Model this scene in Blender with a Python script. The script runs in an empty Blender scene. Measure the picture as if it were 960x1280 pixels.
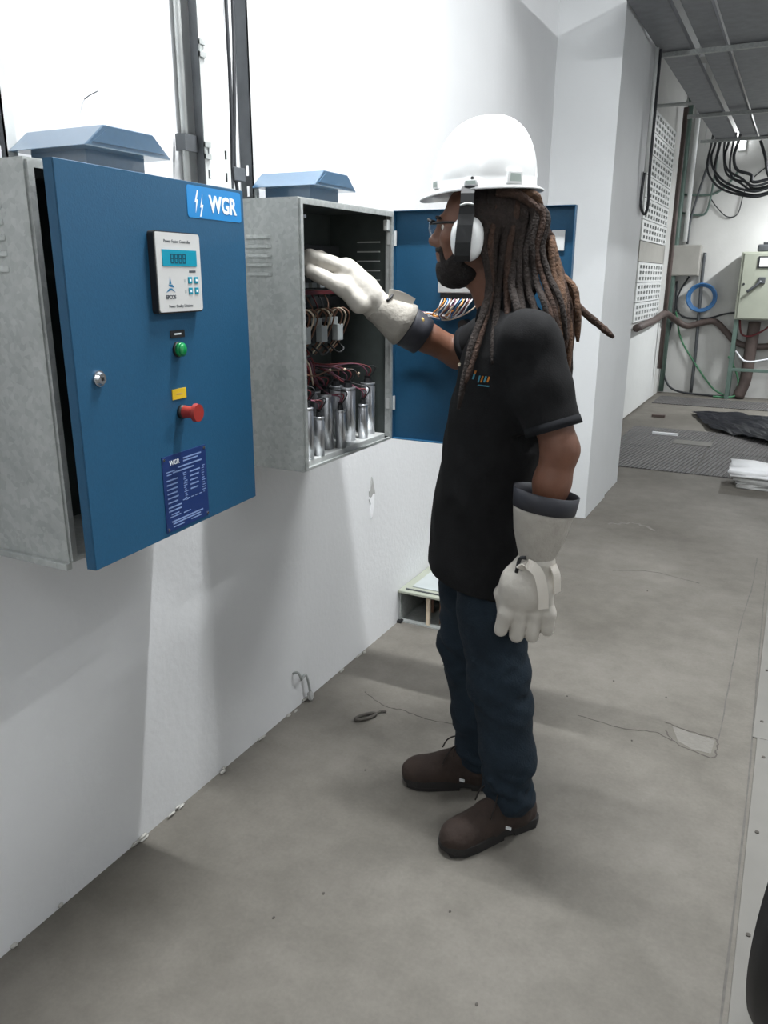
import bpy, bmesh, math, random
import numpy as np
from mathutils import Vector, Matrix

random.seed(7)
scene = bpy.context.scene
COL = scene.collection

# ------------------------------------------------------------------ camera
YAW, PITCH, ROLL = math.radians(27.0), math.radians(16.7), math.radians(0.3)
cf = Vector((-math.sin(YAW)*math.cos(PITCH), math.cos(YAW)*math.cos(PITCH), -math.sin(PITCH)))
cr0 = Vector((math.cos(YAW), math.sin(YAW), 0)); cu0 = cr0.cross(cf)
cr = cr0*math.cos(ROLL) + cu0*math.sin(ROLL); cu = cu0*math.cos(ROLL) - cr0*math.sin(ROLL)
cam_data = bpy.data.cameras.new('camera'); cam = bpy.data.objects.new('camera', cam_data); COL.objects.link(cam)
cam.matrix_world = Matrix(((cr.x, cu.x, -cf.x, 1.475), (cr.y, cu.y, -cf.y, 0.0), (cr.z, cu.z, -cf.z, 1.55), (0, 0, 0, 1)))
cam_data.sensor_width = 36; cam_data.lens = 985/1280*36; cam_data.clip_start = 0.02
scene.camera = cam

# ------------------------------------------------------------------ world, exposure
world = bpy.data.worlds.new('world'); scene.world = world; world.use_nodes = True
world.node_tree.nodes['Background'].inputs[0].default_value = (0.75, 0.85, 1.0, 1)
world.node_tree.nodes['Background'].inputs[1].default_value = 0.6
scene.view_settings.view_transform = 'Standard'; scene.view_settings.look = 'None'
scene.view_settings.exposure = 0.0; scene.view_settings.gamma = 1.0
scene.view_settings.use_curve_mapping = False

# lamp list: (x0, x1, y0, y1, z, watts)   each becomes a fluorescent fixture below; all but the first are added fill
LAMPS = [
    (0.32, 1.12, 2.00, 2.00, 3.55, 122, 'ceiling fluorescent lamp above the two blue cabinets'),
    (2.50, 2.50, 3.00, 4.20, 3.80, 84, 'added fluorescent fill lamp over the aisle beside the pillar, out of view'),  # added to brighten the pillar front and the aisle floor
    (1.95, 1.95, 10.0, 11.0, 2.92, 120, 'added low-hung fluorescent fill lamp near the far wall, out of view'),  # added, hung below the trays so it brightens the far wall
    (3.30, 3.30, 0.10, 1.30, 3.80, 9, 'added fluorescent fill lamp over the unseen right side of the room'),  # added fill, split from the rear lamp to blur shadow edges
    (1.30, 1.30, -2.6, -1.4, 3.80, 42, 'added fluorescent fill lamp behind the photographer'),  # added fill that leaves no box shadow edge on the near wall
]

# ------------------------------------------------------------------ materials
def srgb(r, g, b):
    def c(v):
        v /= 255.0
        return v/12.92 if v <= 0.04045 else ((v+0.055)/1.055)**2.4
    return (c(r), c(g), c(b), 1.0)

def mk(name, col, rough=0.6, metal=0.0, var=0.10, scale=12.0, bump=0.0, bscale=60.0, detail=4.0, emit=None, alpha=None, trans=0.0, spec=0.5, coat=0.0):
    m = bpy.data.materials.new(name); m.use_nodes = True
    nt = m.node_tree; N = nt.nodes; L = nt.links
    b = N['Principled BSDF']
    b.inputs['Roughness'].default_value = rough; b.inputs['Metallic'].default_value = metal
    b.inputs['Specular IOR Level'].default_value = spec
    if coat: b.inputs['Coat Weight'].default_value = coat
    if trans: b.inputs['Transmission Weight'].default_value = trans
    tc = N.new('ShaderNodeTexCoord')
    nz = N.new('ShaderNodeTexNoise'); nz.inputs['Scale'].default_value = scale; nz.inputs['Detail'].default_value = detail
    L.new(tc.outputs['Object'], nz.inputs['Vector'])
    rp = N.new('ShaderNodeValToRGB')
    rp.color_ramp.elements[0].position = 0.3; rp.color_ramp.elements[1].position = 0.7
    lo = tuple(max(0, c*(1-var)) for c in col[:3])+(1,); hi = tuple(min(1, c*(1+var)) for c in col[:3])+(1,)
    rp.color_ramp.elements[0].color = lo; rp.color_ramp.elements[1].color = hi
    L.new(nz.outputs['Fac'], rp.inputs['Fac']); L.new(rp.outputs['Color'], b.inputs['Base Color'])
    if bump:
        n2 = N.new('ShaderNodeTexNoise'); n2.inputs['Scale'].default_value = bscale; n2.inputs['Detail'].default_value = 5
        L.new(tc.outputs['Object'], n2.inputs['Vector'])
        bp = N.new('ShaderNodeBump'); bp.inputs['Strength'].default_value = bump; bp.inputs['Distance'].default_value = 0.01
        L.new(n2.outputs['Fac'], bp.inputs['Height']); L.new(bp.outputs['Normal'], b.inputs['Normal'])
    if emit:
        b.inputs['Emission Color'].default_value = emit[0]; b.inputs['Emission Strength'].default_value = emit[1]
    if alpha is not None: b.inputs['Alpha'].default_value = alpha
    return m

def floor_mat():
    m = bpy.data.materials.new('concrete_floor'); m.use_nodes = True
    nt = m.node_tree; N = nt.nodes; L = nt.links; b = N['Principled BSDF']
    tc = N.new('ShaderNodeTexCoord')
    def noise(s, d, seed=0, rg=0.55):
        n = N.new('ShaderNodeTexNoise'); n.inputs['Scale'].default_value = s; n.inputs['Detail'].default_value = d
        n.inputs['Roughness'].default_value = rg
        mp = N.new('ShaderNodeMapping'); mp.inputs['Location'].default_value = (seed, seed*1.7, 0)
        L.new(tc.outputs['Object'], mp.inputs['Vector']); L.new(mp.outputs['Vector'], n.inputs['Vector'])
        return n
    a = noise(1.3, 6, 3.1); c = noise(9, 8, 7.7, 0.65); e = noise(90, 3, 1.3)
    r = N.new('ShaderNodeValToRGB'); r.color_ramp.elements[0].position = 0.32; r.color_ramp.elements[1].position = 0.68
    r.color_ramp.elements[0].color = srgb(99, 95, 88); r.color_ramp.elements[1].color = srgb(124, 120, 113)
    L.new(a.outputs['Fac'], r.inputs['Fac'])
    r2 = N.new('ShaderNodeValToRGB'); r2.color_ramp.elements[0].position = 0.35; r2.color_ramp.elements[1].position = 0.62
    r2.color_ramp.elements[0].color = (0.80, 0.80, 0.79, 1); r2.color_ramp.elements[1].color = (1, 1, 1, 1)
    L.new(c.outputs['Fac'], r2.inputs['Fac'])
    mx = N.new('ShaderNodeMix'); mx.data_type = 'RGBA'; mx.blend_type = 'MULTIPLY'; mx.inputs['Factor'].default_value = 0.8
    L.new(r.outputs['Color'], mx.inputs['A']); L.new(r2.outputs['Color'], mx.inputs['B'])
    r3 = N.new('ShaderNodeValToRGB'); r3.color_ramp.elements[0].position = 0.3; r3.color_ramp.elements[1].position = 0.7
    r3.color_ramp.elements[0].color = (0.86, 0.86, 0.86, 1); r3.color_ramp.elements[1].color = (1, 1, 1, 1)
    L.new(e.outputs['Fac'], r3.inputs['Fac'])
    m2 = N.new('ShaderNodeMix'); m2.data_type = 'RGBA'; m2.blend_type = 'MULTIPLY'; m2.inputs['Factor'].default_value = 0.7
    L.new(mx.outputs['Result'], m2.inputs['A']); L.new(r3.outputs['Color'], m2.inputs['B'])
    L.new(m2.outputs['Result'], b.inputs['Base Color'])
    b.inputs['Roughness'].default_value = 0.72; b.inputs['Specular IOR Level'].default_value = 0.35
    bp = N.new('ShaderNodeBump'); bp.inputs['Strength'].default_value = 0.25; bp.inputs['Distance'].default_value = 0.01
    L.new(c.outputs['Fac'], bp.inputs['Height']); L.new(bp.outputs['Normal'], b.inputs['Normal'])
    return m

def galv_mat():
    m = bpy.data.materials.new('galvanised_steel'); m.use_nodes = True
    nt = m.node_tree; N = nt.nodes; L = nt.links; b = N['Principled BSDF']
    tc = N.new('ShaderNodeTexCoord')
    v = N.new('ShaderNodeTexVoronoi'); v.inputs['Scale'].default_value = 95
    n = N.new('ShaderNodeTexNoise'); n.inputs['Scale'].default_value = 14; n.inputs['Detail'].default_value = 6
    L.new(tc.outputs['Object'], v.inputs['Vector']); L.new(tc.outputs['Object'], n.inputs['Vector'])
    r = N.new('ShaderNodeValToRGB'); r.color_ramp.elements[0].color = srgb(150, 154, 152); r.color_ramp.elements[1].color = srgb(186, 189, 187)
    mixf = N.new('ShaderNodeMath'); mixf.operation = 'MULTIPLY_ADD'; mixf.inputs[1].default_value = 0.45
    sp = N.new('ShaderNodeSeparateColor'); L.new(v.outputs['Color'], sp.inputs['Color'])
    L.new(sp.outputs['Red'], mixf.inputs[0]); L.new(n.outputs['Fac'], mixf.inputs[2])
    sb = N.new('ShaderNodeMath'); sb.operation = 'SUBTRACT'; sb.inputs[1].default_value = 0.2
    L.new(mixf.outputs[0], sb.inputs[0]); L.new(sb.outputs[0], r.inputs['Fac'])
    L.new(r.outputs['Color'], b.inputs['Base Color'])
    b.inputs['Metallic'].default_value = 0.35; b.inputs['Roughness'].default_value = 0.5
    return m

def rib_mat(name, col, scale, axis_rot):
    m = mk(name, col, rough=0.6, var=0.15, scale=4)
    nt = m.node_tree; N = nt.nodes; L = nt.links; b = N['Principled BSDF']
    tc = N.new('ShaderNodeTexCoord'); mp = N.new('ShaderNodeMapping'); mp.inputs['Rotation'].default_value = (0, 0, axis_rot)
    w = N.new('ShaderNodeTexWave'); w.inputs['Scale'].default_value = scale
    L.new(tc.outputs['Object'], mp.inputs['Vector']); L.new(mp.outputs['Vector'], w.inputs['Vector'])
    bp = N.new('ShaderNodeBump'); bp.inputs['Strength'].default_value = 0.9; bp.inputs['Distance'].default_value = 0.02
    L.new(w.outputs['Fac'], bp.inputs['Height']); L.new(bp.outputs['Normal'], b.inputs['Normal'])
    return m

M = {
 'wall': mk('white_wall_paint', srgb(214, 215, 216), 0.6, var=0.025, scale=3.0, bump=0.12, bscale=45),
 'wall_far': mk('dingy_white_paint', srgb(205, 205, 202), 0.7, var=0.07, scale=2.0, bump=0.15, bscale=30),
 'pillar': mk('grey_white_paint', srgb(208, 210, 211), 0.6, var=0.03, scale=2.5, bump=0.08, bscale=40),
 'ceil': mk('ceiling_paint', srgb(205, 206, 208), 0.8, var=0.04, scale=2),
 'floor': floor_mat(),
 'patch': mk('floor_patch', srgb(113, 110, 104), 0.75, var=0.1, scale=20, bump=0.3),
 'crack': mk('crack_dark', srgb(76, 72, 67), 0.9, var=0.2, scale=40),
 'seam': mk('seam_dark', srgb(94, 91, 87), 0.9, var=0.2, scale=30),
 'plate': mk('cover_plate_grey', srgb(114, 112, 107), 0.7, metal=0.0, var=0.06, scale=6),
 'galv': galv_mat(),
 'galv_bright': mk('galvanised_bright', srgb(205, 207, 205), 0.42, metal=0.3, var=0.08, scale=18),
 'galv_dark': mk('galvanised_dark', srgb(92, 95, 98), 0.5, metal=0.5, var=0.12, scale=20),  # dark galvanised steel; on struts and riser it stands for shaded sides
 'tray': mk('cable_tray_steel', srgb(128, 130, 134), 0.5, metal=0.4, var=0.12, scale=14),
 'blue': mk('blue_powder_coat', srgb(27, 78, 110), 0.5, var=0.05, scale=150, bump=0.06, bscale=260, spec=0.4),
 'blue_hood': mk('blue_hood_coat', srgb(56, 88, 114), 0.28, var=0.05, scale=100, spec=0.9, coat=0.5),
 'inner': mk('cabinet_interior_shade', srgb(72, 79, 77), 0.6, metal=0.2, var=0.1, scale=25),  # darkened to carry the shade inside the cabinet
 'gasket': mk('black_rubber_gasket', srgb(40, 42, 44), 0.7, var=0.1),
 'black': mk('black_plastic', srgb(26, 27, 29), 0.5, var=0.1),
 'blackrub': mk('black_rubber', srgb(20, 20, 22), 0.55, var=0.15, scale=30),
 'white_pl': mk('white_plastic', srgb(232, 234, 233), 0.35, var=0.02),
 'cream_pl': mk('controller_face', srgb(196, 196, 194), 0.5, var=0.02),
 'teal': mk('display_teal', srgb(18, 140, 165), 0.3, var=0.04, scale=30),
 'seg': mk('display_segment', srgb(20, 60, 80), 0.4),
 'logo_cyan': mk('logo_cyan', srgb(24, 128, 194), 0.4, var=0.03),
 'print_w': mk('white_print', srgb(238, 242, 246), 0.5, var=0.01),
 'print_dim': mk('dim_print', srgb(120, 142, 184), 0.5, var=0.02),
 'print_d': mk('dark_print', srgb(70, 76, 82), 0.6, var=0.02),
 'print_b': mk('blue_print', srgb(25, 110, 150), 0.5, var=0.02),
 'green': mk('green_lens', srgb(12, 132, 70), 0.3, var=0.05, coat=0.4),
 'red': mk('red_button', srgb(146, 46, 40), 0.4, var=0.06),
 'yellow': mk('yellow_tag', srgb(206, 172, 34), 0.5, var=0.03),
 'navy': mk('navy_nameplate', srgb(24, 48, 100), 0.4, var=0.04),
 'chrome': mk('chrome', srgb(200, 202, 205), 0.22, metal=0.95, var=0.03),
 'alu': mk('aluminium_can', srgb(196, 198, 202), 0.3, metal=0.85, var=0.05, scale=30),
 'contactor': mk('contactor_grey', srgb(172, 178, 178), 0.5, var=0.05),
 'redwire': mk('red_wire', srgb(104, 36, 40), 0.5, var=0.1),
 'brownwire': mk('brown_wire', srgb(116, 84, 66), 0.5, var=0.15),
 'palewire': mk('pale_wire', srgb(206, 190, 168), 0.5, var=0.1),
 'whitewire': mk('white_wire', srgb(220, 222, 226), 0.5, var=0.05),
 'bluewire': mk('blue_wire', srgb(60, 110, 160), 0.5, var=0.1),
 'orangewire': mk('orange_wire', srgb(214, 140, 60), 0.5, var=0.1),
 'purplewire': mk('plum_wire', srgb(112, 66, 82), 0.5, var=0.1),
 'greenwire': mk('green_wire', srgb(70, 128, 92), 0.5, var=0.1),
 'greencab': mk('greenish_conduit', srgb(92, 112, 104), 0.5, var=0.12),
 'cable': mk('black_cable', srgb(44, 46, 50), 0.5, var=0.12),
 'browncable': mk('brown_conduit', srgb(84, 72, 68), 0.6, var=0.15),
 'panel': mk('grey_green_panel', srgb(158, 162, 148), 0.5, var=0.05, scale=6),
 'jbox': mk('beige_grey_box', srgb(166, 164, 158), 0.55, var=0.05, scale=8),
 'mat': rib_mat('ribbed_steel_plate', srgb(96, 94, 93), 9.0, math.radians(8)),
 'tarp': mk('black_plastic_sheet', srgb(48, 50, 58), 0.35, var=0.2, scale=5, bump=0.4, bscale=12),
 'foam': mk('white_foam', srgb(235, 236, 238), 0.6, var=0.03, bump=0.3, bscale=20),
 'foamgrey': mk('grey_foam_side', srgb(168, 168, 166), 0.7, var=0.1, scale=14),
 'tube': mk('lit_tube', (1, 1, 1, 1), 0.4, emit=((0.95, 0.98, 1, 1), 18.0)),
 'lampbody': mk('lamp_housing', srgb(225, 226, 226), 0.5, var=0.02),
 'skin': mk('brown_skin', srgb(106, 69, 51), 0.55, var=0.10, scale=30, bump=0.05, bscale=160),
 'lips': mk('lips', srgb(136, 84, 76), 0.5),
 'eyew': mk('eye_white', srgb(220, 216, 208), 0.25),
 'eyed': mk('eye_iris', srgb(40, 24, 16), 0.2),
 'beard': mk('black_beard', srgb(26, 20, 18), 0.9, var=0.25, scale=90, bump=0.6, bscale=220),
 'hairdark': mk('dark_hair', srgb(36, 27, 23), 0.9, var=0.25, scale=60, bump=0.6, bscale=120),
 'dread': mk('brown_dreadlock', srgb(58, 40, 30), 0.9, var=0.35, scale=50, bump=0.8, bscale=150),
 'dread_dark': mk('dark_dreadlock', srgb(36, 27, 22), 0.9, var=0.3, scale=50, bump=0.8, bscale=150),
 'dread_light': mk('light_brown_dreadlock', srgb(82, 58, 40), 0.9, var=0.35, scale=50, bump=0.8, bscale=150),
 'shirt': mk('black_cotton', srgb(22, 22, 23), 0.9, var=0.12, scale=40, bump=0.15, bscale=300, spec=0.2),
 'shirt_trim': mk('black_knit', srgb(22, 23, 26), 0.95, var=0.15, scale=90, spec=0.2),
 'leather': mk('white_glove_leather', srgb(188, 183, 174), 0.6, var=0.07, scale=22, bump=0.35, bscale=35),
 'suede': mk('grey_suede_cuff', srgb(164, 159, 150), 0.85, var=0.08, scale=30, bump=0.3, bscale=90),
 'rubbercuff': mk('dark_rubber_cuff', srgb(44, 45, 52), 0.55, var=0.12, scale=20),
 'strap': mk('pale_leather_strap', srgb(214, 208, 198), 0.6, var=0.05),
 'hat': mk('white_hard_hat', srgb(243, 244, 243), 0.28, var=0.01, coat=0.3),
 'hatshadow': mk('hat_slot_shadow', srgb(178, 190, 184), 0.4, var=0.03),
 'foampad': mk('dark_ear_cushion', srgb(40, 40, 42), 0.7),
 'boot': mk('brown_nubuck', srgb(50, 38, 32), 0.85, var=0.25, scale=18, bump=0.3, bscale=60),
 'sole': mk('dark_sole', srgb(34, 32, 31), 0.8, var=0.15, scale=30),
 'lace': mk('dark_lace', srgb(30, 24, 20), 0.8),
 'orange': mk('orange_thread', srgb(226, 140, 50), 0.7), 'cyan_t': mk('cyan_thread', srgb(90, 170, 190), 0.7),
 'paper': mk('white_paper', srgb(222, 224, 224), 0.7, var=0.02),
 'brass': mk('brass_tag', srgb(176, 148, 84), 0.5),
}
def denim():
    m = mk('dark_denim', srgb(31, 41, 50), 0.9, var=0.2, scale=7, bump=0.3, bscale=220, spec=0.2)
    return m
M['denim'] = denim()
def lens_mat():
    m = mk('clear_lens', (0.95, 0.97, 1, 1), 0.05, alpha=0.22, var=0)
    return m
M['lens'] = lens_mat()

# ------------------------------------------------------------------ object helpers
def tag(o, label=None, cat=None, group=None, kind=None):
    if label: o['label'] = label
    if cat: o['category'] = cat
    if group: o['group'] = group
    if kind: o['kind'] = kind
    return o
def root(name, loc, label, cat, group=None):
    o = bpy.data.objects.new(name, None); COL.objects.link(o); o.location = loc
    o.empty_display_size = 0.05
    return tag(o, label, cat, group)
def link(name, me, mat, parent=None, smooth=False):
    o = bpy.data.objects.new(name, me); COL.objects.link(o)
    if isinstance(mat, (list, tuple)):
        for k in mat: me.materials.append(M[k])
    else: me.materials.append(M[mat])
    if smooth:
        for p in me.polygons: p.use_smooth = True
    if parent:
        o.parent = parent
        if parent.type == 'EMPTY': o.matrix_parent_inverse = Matrix.Translation(parent.location).inverted()
    return o
def obj(name, bm, mat, parent=None, smooth=False, T=None):
    bmesh.ops.recalc_face_normals(bm, faces=bm.faces)
    if T is not None: bm.transform(T)
    me = bpy.data.meshes.new(name); bm.to_mesh(me); bm.free()
    return link(name, me, mat, parent, smooth)
def struct(name, bm, mat, smooth=False):
    return tag(obj(name, bm, mat, None, smooth), kind='structure')

def nb(): return bmesh.new()
def box(bm, lo, hi, bev=0.0, seg=2):
    lo = Vector(lo); hi = Vector(hi)
    r = bmesh.ops.create_cube(bm, size=1.0, matrix=Matrix.Translation((lo+hi)/2) @ Matrix.Diagonal((*(hi-lo), 1)))
    if bev:
        es = list({e for v in r['verts'] for e in v.link_edges})
        bmesh.ops.bevel(bm, geom=es, offset=bev, segments=seg, affect='EDGES', profile=0.5)
    return bm
def B(lo, hi, bev=0.0): return box(nb(), lo, hi, bev)
def frame_of(d):
    d = Vector(d).normalized()
    a = Vector((0, 0, 1)) if abs(d.z) < 0.9 else Vector((1, 0, 0))
    u = d.cross(a).normalized(); v = d.cross(u).normalized()
    return u, v
def cyl(bm, a, b, ra, rb=None, n=16, caps=True):
    rb = ra if rb is None else rb
    a = Vector(a); b = Vector(b); u, v = frame_of(b-a)
    A = []; Bv = []
    for i in range(n):
        t = 2*math.pi*i/n; o = u*math.cos(t)+v*math.sin(t)
        A.append(bm.verts.new(a+o*ra)); Bv.append(bm.verts.new(b+o*rb))
    for i in range(n):
        j = (i+1) % n; bm.faces.new((A[i], A[j], Bv[j], Bv[i]))
    if caps: bm.faces.new(A); bm.faces.new(Bv)
    return bm
def catmull(pts, n=8):
    P = [Vector(p) for p in pts]
    if len(P) < 3: return [P[0].lerp(P[-1], i/n) for i in range(n+1)]
    Q = [P[0]*2-P[1]]+P+[P[-1]*2-P[-2]]; out = []
    for i in range(1, len(Q)-2):
        for k in range(n):
            t = k/n; a, b, c, d = Q[i-1], Q[i], Q[i+1], Q[i+2]
            out.append(0.5*((2*b)+(c-a)*t+(2*a-5*b+4*c-d)*t*t+(3*b-a-3*c+d)*t*t*t))
    out.append(P[-1]); return out
def tube(bm, pts, r, n=8, sub=6, caps=True, taper=None, wob=0.0):
    C = catmull(pts, sub) if sub else [Vector(p) for p in pts]
    u = None; rings = []
    for i, p in enumerate(C):
        d = (C[min(i+1, len(C)-1)]-C[max(i-1, 0)]).normalized()
        if u is None: u, _ = frame_of(d)
        u = (u-d*u.dot(d)).normalized(); v = d.cross(u)
        f = i/(len(C)-1); rr = r if taper is None else r*taper(f)
        if wob: rr *= 1+wob*random.uniform(-1, 1)
        rings.append([bm.verts.new(p+(u*math.cos(2*math.pi*k/n)+v*math.sin(2*math.pi*k/n))*rr) for k in range(n)])
    for a, b in zip(rings, rings[1:]):
        for k in range(n):
            j = (k+1) % n; bm.faces.new((a[k], a[j], b[j], b[k]))
    if caps: bm.faces.new(rings[0]); bm.faces.new(rings[-1])
    return bm
def loft(bm, rings, caps=True, closed=True):
    R = [[bm.verts.new(p) for p in r] for r in rings]
    n = len(R[0])
    for a, b in zip(R, R[1:]):
        for k in range(n if closed else n-1):
            j = (k+1) % n; bm.faces.new((a[k], a[j], b[j], b[k]))
    if caps: bm.faces.new(R[0]); bm.faces.new(R[-1])
    return bm
def prism(bm, poly, axis_o, ax, ay, az, d):
    """poly of (u,v) extruded by d along az from origin axis_o"""
    o = Vector(axis_o); ax = Vector(ax); ay = Vector(ay); az = Vector(az)
    A = [bm.verts.new(o+ax*u+ay*v) for u, v in poly]; Bv = [bm.verts.new(o+ax*u+ay*v+az*d) for u, v in poly]
    n = len(poly)
    for i in range(n):
        j = (i+1) % n; bm.faces.new((A[i], A[j], Bv[j], Bv[i]))
    bm.faces.new(A); bm.faces.new(Bv); return bm
def plate_holes(bm, w, h, t, holes):
    """plate in local xy (0..w,0..h), thickness t along z, rectangular holes (x0,y0,x1,y1)"""
    xs = sorted({0, w, *[c for q in holes for c in (q[0], q[2])]}); ys = sorted({0, h, *[c for q in holes for c in (q[1], q[3])]})
    def solid(i, j):
        if i < 0 or j < 0 or i >= len(xs)-1 or j >= len(ys)-1: return False
        cx = (xs[i]+xs[i+1])/2; cy = (ys[j]+ys[j+1])/2
        return not any(q[0] < cx < q[2] and q[1] < cy < q[3] for q in holes)
    V = {}
    def vt(i, j, k):
        if (i, j, k) not in V: V[(i, j, k)] = bm.verts.new((xs[i], ys[j], t*k))
        return V[(i, j, k)]
    for i in range(len(xs)-1):
        for j in range(len(ys)-1):
            if not solid(i, j): continue
            bm.faces.new((vt(i, j, 1), vt(i+1, j, 1), vt(i+1, j+1, 1), vt(i, j+1, 1)))
            bm.faces.new((vt(i, j, 0), vt(i, j+1, 0), vt(i+1, j+1, 0), vt(i+1, j, 0)))
            for (di, dj, p, q) in ((-1, 0, (i, j), (i, j+1)), (1, 0, (i+1, j+1), (i+1, j)), (0, -1, (i+1, j), (i, j)), (0, 1, (i, j+1), (i+1, j+1))):
                if not solid(i+di, j+dj):
                    bm.faces.new((vt(*p, 0), vt(*q, 0), vt(*q, 1), vt(*p, 1)))
    return bm
def rrect(x0, y0, x1, y1, r, n=5):
    out = []
    for cx, cy, a0 in ((x1-r, y1-r, 0), (x0+r, y1-r, 90), (x0+r, y0+r, 180), (x1-r, y0+r, 270)):
        for k in range(n+1):
            a = math.radians(a0+90*k/n); out.append((cx+r*math.cos(a), cy+r*math.sin(a)))
    return out
def text_bm(s, size, depth=0.0006, bold=0.0, sx=1.0):
    c = bpy.data.curves.new('txt', 'FONT'); c.body = s; c.size = size; c.extrude = depth; c.offset = bold
    c.align_x = 'CENTER'; c.align_y = 'CENTER'; c.resolution_u = 3
    o = bpy.data.objects.new('txt', c); COL.objects.link(o)
    dg = bpy.context.evaluated_depsgraph_get(); me = bpy.data.meshes.new_from_object(o.evaluated_get(dg))
    bm = nb(); bm.from_mesh(me); bpy.data.objects.remove(o); bpy.data.curves.remove(c); bpy.data.meshes.remove(me)
    bm.transform(Matrix.Diagonal((sx, 1, 1, 1)))
    return bm

# ------------------------------------------------------------------ signed-distance modelling (numpy)
def surfnets(f, lo, hi, h):
    lo = np.array(lo, np.float32); hi = np.array(hi, np.float32)
    n = np.ceil((hi-lo)/h).astype(int)+1
    ax = [lo[i]+h*np.arange(n[i], dtype=np.float32) for i in range(3)]
    X, Y, Z = np.meshgrid(*ax, indexing='ij')
    V = f(X, Y, Z).astype(np.float32); S = V < 0
    nx, ny, nz = n
    cnt = np.zeros((nx-1, ny-1, nz-1), np.int8)
    for a in (0, 1):
        for b in (0, 1):
            for c in (0, 1): cnt += S[a:nx-1+a, b:ny-1+b, c:nz-1+c]
    mixed = (cnt > 0) & (cnt < 8)
    I, J, K = np.nonzero(mixed); acc = np.zeros((len(I), 3), np.float32); num = np.zeros(len(I), np.float32)
    cs = [(a, b, c) for a in (0, 1) for b in (0, 1) for c in (0, 1)]
    for p in cs:
        for d in range(3):
            if p[d]: continue
            q = list(p); q[d] = 1
            va = V[I+p[0], J+p[1], K+p[2]]; vb = V[I+q[0], J+q[1], K+q[2]]
            cr_ = (va < 0) != (vb < 0); den = np.where(cr_, va-vb, 1); t = np.where(cr_, va/den, 0)
            for e in range(3): acc[:, e] += np.where(cr_, (t if e == d else p[e]), 0)
            num += cr_
    verts = lo+h*(np.stack([I, J, K], 1)+acc/num[:, None])
    idx = -np.ones(mixed.shape, np.int64); idx[I, J, K] = np.arange(len(I))
    faces = []
    for d in range(3):
        o = [(1, 2), (2, 0), (0, 1)][d]
        sl0 = [slice(None)]*3; sl1 = [slice(None)]*3; sl0[d] = slice(0, n[d]-1); sl1[d] = slice(1, n[d])
        A = S[tuple(sl0)]; Bm = S[tuple(sl1)]; dif = A != Bm
        E = np.stack(np.nonzero(dif), 1)
        ok = (E[:, o[0]] > 0) & (E[:, o[1]] > 0) & (E[:, o[0]] < n[o[0]]-1) & (E[:, o[1]] < n[o[1]]-1); E = E[ok]
        ins = A[E[:, 0], E[:, 1], E[:, 2]]; q = []
        for (du, dv) in ((-1, -1), (0, -1), (0, 0), (-1, 0)):
            c = E.copy(); c[:, o[0]] += du; c[:, o[1]] += dv; q.append(idx[c[:, 0], c[:, 1], c[:, 2]])
        q = np.stack(q, 1); q[~ins] = q[~ins][:, ::-1]; faces.append(q)
    return verts, np.concatenate(faces)
def sdf_mesh(name, f, lo, hi, h, mat, parent, T=None):
    v, q = surfnets(f, lo, hi, h)
    me = bpy.data.meshes.new(name); me.from_pydata(v.tolist(), [], q.tolist()); me.update()
    if T is not None: me.transform(T)
    return link(name, me, mat, parent, True)
def cap(X, Y, Z, a, b, ra, rb):
    a = np.array(a, float); b = np.array(b, float); d = b-a; L2 = float(d@d)
    t = np.clip(((X-a[0])*d[0]+(Y-a[1])*d[1]+(Z-a[2])*d[2])/L2, 0, 1)
    return np.sqrt((X-a[0]-t*d[0])**2+(Y-a[1]-t*d[1])**2+(Z-a[2]-t*d[2])**2)-(ra+(rb-ra)*t)
def chain(X, Y, Z, pts, k=0.02):
    d = None
    for (a, ra), (b, rb) in zip(pts, pts[1:]):
        c = cap(X, Y, Z, a, b, ra, rb); d = c if d is None else smin(d, c, k)
    return d
def ell(X, Y, Z, c, r, ux=(1, 0, 0), uy=(0, 1, 0), uz=(0, 0, 1)):
    x = X-c[0]; y = Y-c[1]; z = Z-c[2]
    p = (x*ux[0]+y*ux[1]+z*ux[2])/r[0]; q = (x*uy[0]+y*uy[1]+z*uy[2])/r[1]; s = (x*uz[0]+y*uz[1]+z*uz[2])/r[2]
    k0 = np.sqrt(p*p+q*q+s*s); k1 = np.sqrt((p/r[0])**2+(q/r[1])**2+(s/r[2])**2)+1e-6
    return k0*(k0-1)/k1
def smin(a, b, k):
    h = np.clip(0.5+0.5*(b-a)/k, 0, 1); return b+(a-b)*h-k*h*(1-h)
def smax(a, b, k): return -smin(-a, -b, k)
def zloft(X, Y, Z, secs, u, v, pw=2.0):
    """secs: (z, cx, cy, a along u, b along v)"""
    s = np.array(secs); o = np.argsort(s[:, 0]); s = s[o]
    g = [np.interp(Z, s[:, 0], s[:, i]) for i in range(1, 5)]
    p = ((X-g[0])*u[0]+(Y-g[1])*u[1])/g[2]; q = ((X-g[0])*v[0]+(Y-g[1])*v[1])/g[3]
    r = (np.abs(p)**pw+np.abs(q)**pw)**(1/pw)
    d = (r-1)*np.minimum(g[2], g[3])
    return np.maximum(d, np.maximum(s[0, 0]-Z, Z-s[-1, 0]))
def wrinkle(X, Y, Z, f=1.0, s=0.0):
    return (np.sin(23*f*X+31*f*Z+2.1*np.sin(17*f*Y+s)+s)+0.7*np.sin(41*f*Z-19*f*Y+1.7*np.sin(29*f*X)+s*2)+0.5*np.sin(55*f*X+37*f*Y-23*f*Z+s*3))/2.2

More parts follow.
